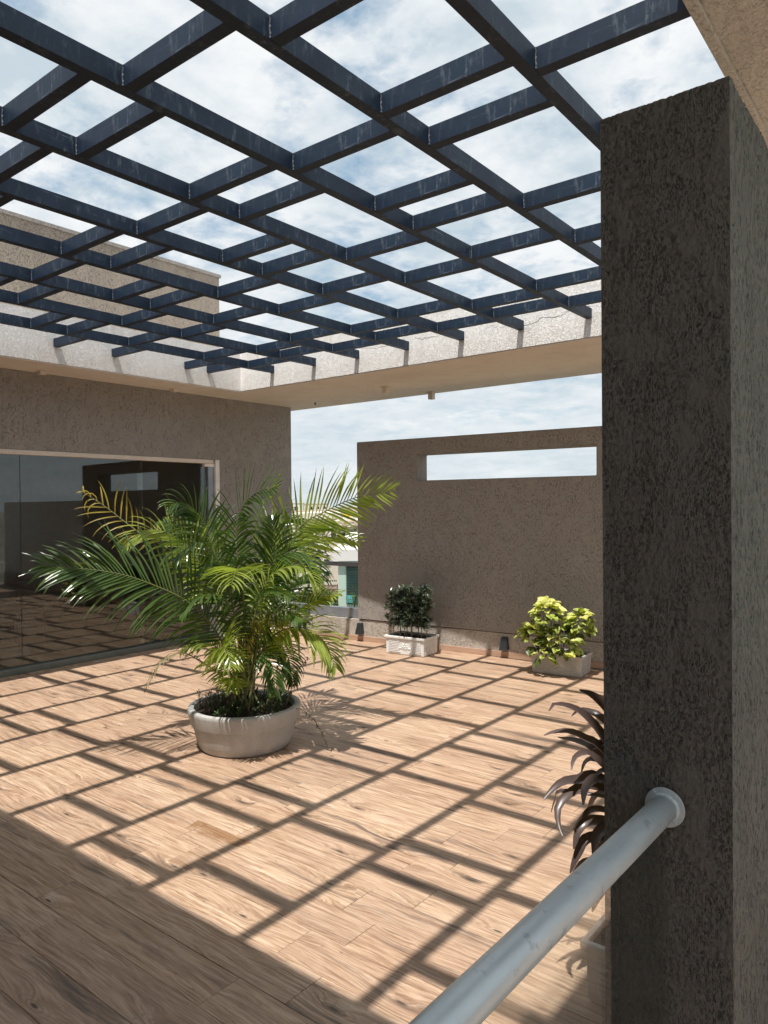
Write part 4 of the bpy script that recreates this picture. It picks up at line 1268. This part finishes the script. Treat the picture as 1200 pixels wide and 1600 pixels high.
# mint shop front at 22 m
D = 22
mb = bldg('mint_building', 'pale mint building with big green shuttered window right behind the glass rail', rr(527.5, D), rr(640, D), D, D + 7, zz(884, D), m_mint, m_wht)
h0 = (rr(527.5, D) + rr(640, D)) / 2
x0_, x1_ = rr(540, D) - h0, rr(600, D) - h0
box('window_pane', x0_, x1_, -.04, -.002, zz(952, D), zz(888, D), m_green, mb)
for i in range(14):
    z = zz(888, D) - .04 - i * .08
    box('blind_slat', x0_ + .02, x1_ - .02, -.055, -.042, z - .012, z + .012, m_win, mb)
box('white_storey', rr(529, D) - h0, rr(636, D) - h0, 2, 6.9, zz(884, D) + .352, zz(853, D), m_wht, mb)
box('ledge', rr(532, D) - h0, rr(545, D) - h0, 1.9, 1.998, zz(866, D), zz(864, D), m_inwhite, mb)
cl = box('hanging_cloth', 0, .22, -.02, .0, 0, .22, m_aqua)
cl.location = RV * rr(541.5, D) + FV * (D - .1) + Vector((0, 0, zz(949, D))); cl.rotation_euler = (0, 0, YAW)
tag(cl, 'small aqua cloth hanging low on the green shuttered window', 'cloth')
bm = bmesh.new()
for _ in range(90):
    p = RV * (rr(553, D) + random.gauss(0, .10)) + FV * (D - .3 + random.uniform(-.1, .1)) + Vector((0, 0, zz(943, D) + random.gauss(0, .13)))
    leaflet(bm, p, Vector((random.uniform(-1, 1), random.uniform(-1, 1), random.uniform(-.4, 1))), Vector((0, 0, 1)), .1, .04, .4, 0, 2)
bt = thing('window_plant', 'small bushy plant in front of the green shuttered window', 'plant')
obj('foliage', bm, m_tree, bt, fix=False)
p = RV * rr(553, D) + FV * (D - .3)
bm = bmesh.new(); add_tube(bm, [(p.x, p.y, gd), (p.x, p.y, zz(945, D))], .04, .02, seg=6); obj('trunk', bm, m_bark, bt)


def tree(r_, D, ztop, rad, lab):
    t = thing('tree', lab, 'tree', 'trees below the terrace')
    p = RV * r_ + FV * D
    bm = bmesh.new(); add_tube(bm, [(p.x, p.y, gd), (p.x + .2, p.y, (gd + ztop) / 2), (p.x, p.y + .1, ztop - rad * .6)], .28, .09, seg=8)
    for i in range(6):
        a = i * 1.05; s_ = Vector((p.x + .1, p.y, ztop - rad * 1.6)); add_tube(bm, [s_, s_ + Vector((math.cos(a) * rad * .5, math.sin(a) * rad * .5, rad * .7))], .08, .03, seg=5)
    obj('trunk', bm, m_bark, t)
    bm = bmesh.new()
    cs = [(Vector((p.x, p.y, ztop - rad)) + Vector((random.gauss(0, .5), random.gauss(0, .5), random.gauss(0, .55))) * rad * .8, rad * random.uniform(.25, .5)) for _ in range(22)]
    for c_, r2 in cs:
        for _ in range(260):
            d = Vector((random.gauss(0, 1), random.gauss(0, 1), random.gauss(0, 1))).normalized()
            q_ = c_ + d * r2 * random.uniform(.55, 1.05)
            leaflet(bm, q_, d + Vector((random.uniform(-.6, .6), random.uniform(-.6, .6), random.uniform(-.8, .3))), Vector((0, 0, 1)), .26, .13, .5, 0, 2)
    obj('crown', bm, m_tree, t, fix=False)


tree(rr(474, 27), 27, zz(888, 27), 1.9, 'round dark green tree showing through the glass rail')
tree(rr(395, 30), 30, zz(900, 30), 2.2, 'green tree left of the first, mostly behind the house wing')
# horizon blocks
ci = 0
for i in range(26):
    D = random.uniform(90, 420)
    pxc = -400 + i * 74 if i % 2 else random.uniform(430, 580)
    wd = random.uniform(8, 20)
    top = random.uniform(-6, 2.5) * (D / 200) ** .5
    if D < 200: top = min(top, .2)
    r_ = rr(pxc, D)
    lab = 'distant %s city block on the horizon beyond the terrace'
    wl = []
    mk_, cn_ = random.choice(((m_wht, 'white'), (m_cream, 'cream'), (m_cream, 'cream'), (m_pinkw, 'pinkish')))
    lab = lab % cn_
    if 440 < pxc < 600:
        n_ = int(wd / 3)
        wl = [(-wd / 2 + 1.5 + 3 * a, top - 1.8 - 3 * b, 1.2, 1.3) for a in range(n_) for b in range(2)]
    bldg('city_block', lab, r_ - wd / 2, r_ + wd / 2, D, D + 12, top, mk_, wins=wl, group='distant city blocks', rot=random.uniform(-.4, .4))
# the storeys under the terrace
lower = thing('house_lower_storeys', 'plastered lower storeys of the house carrying the terrace', 'building')
box('wall', -12.2, 1.9, -1.6, 7.4, gd, -.352, m_brown, lower)
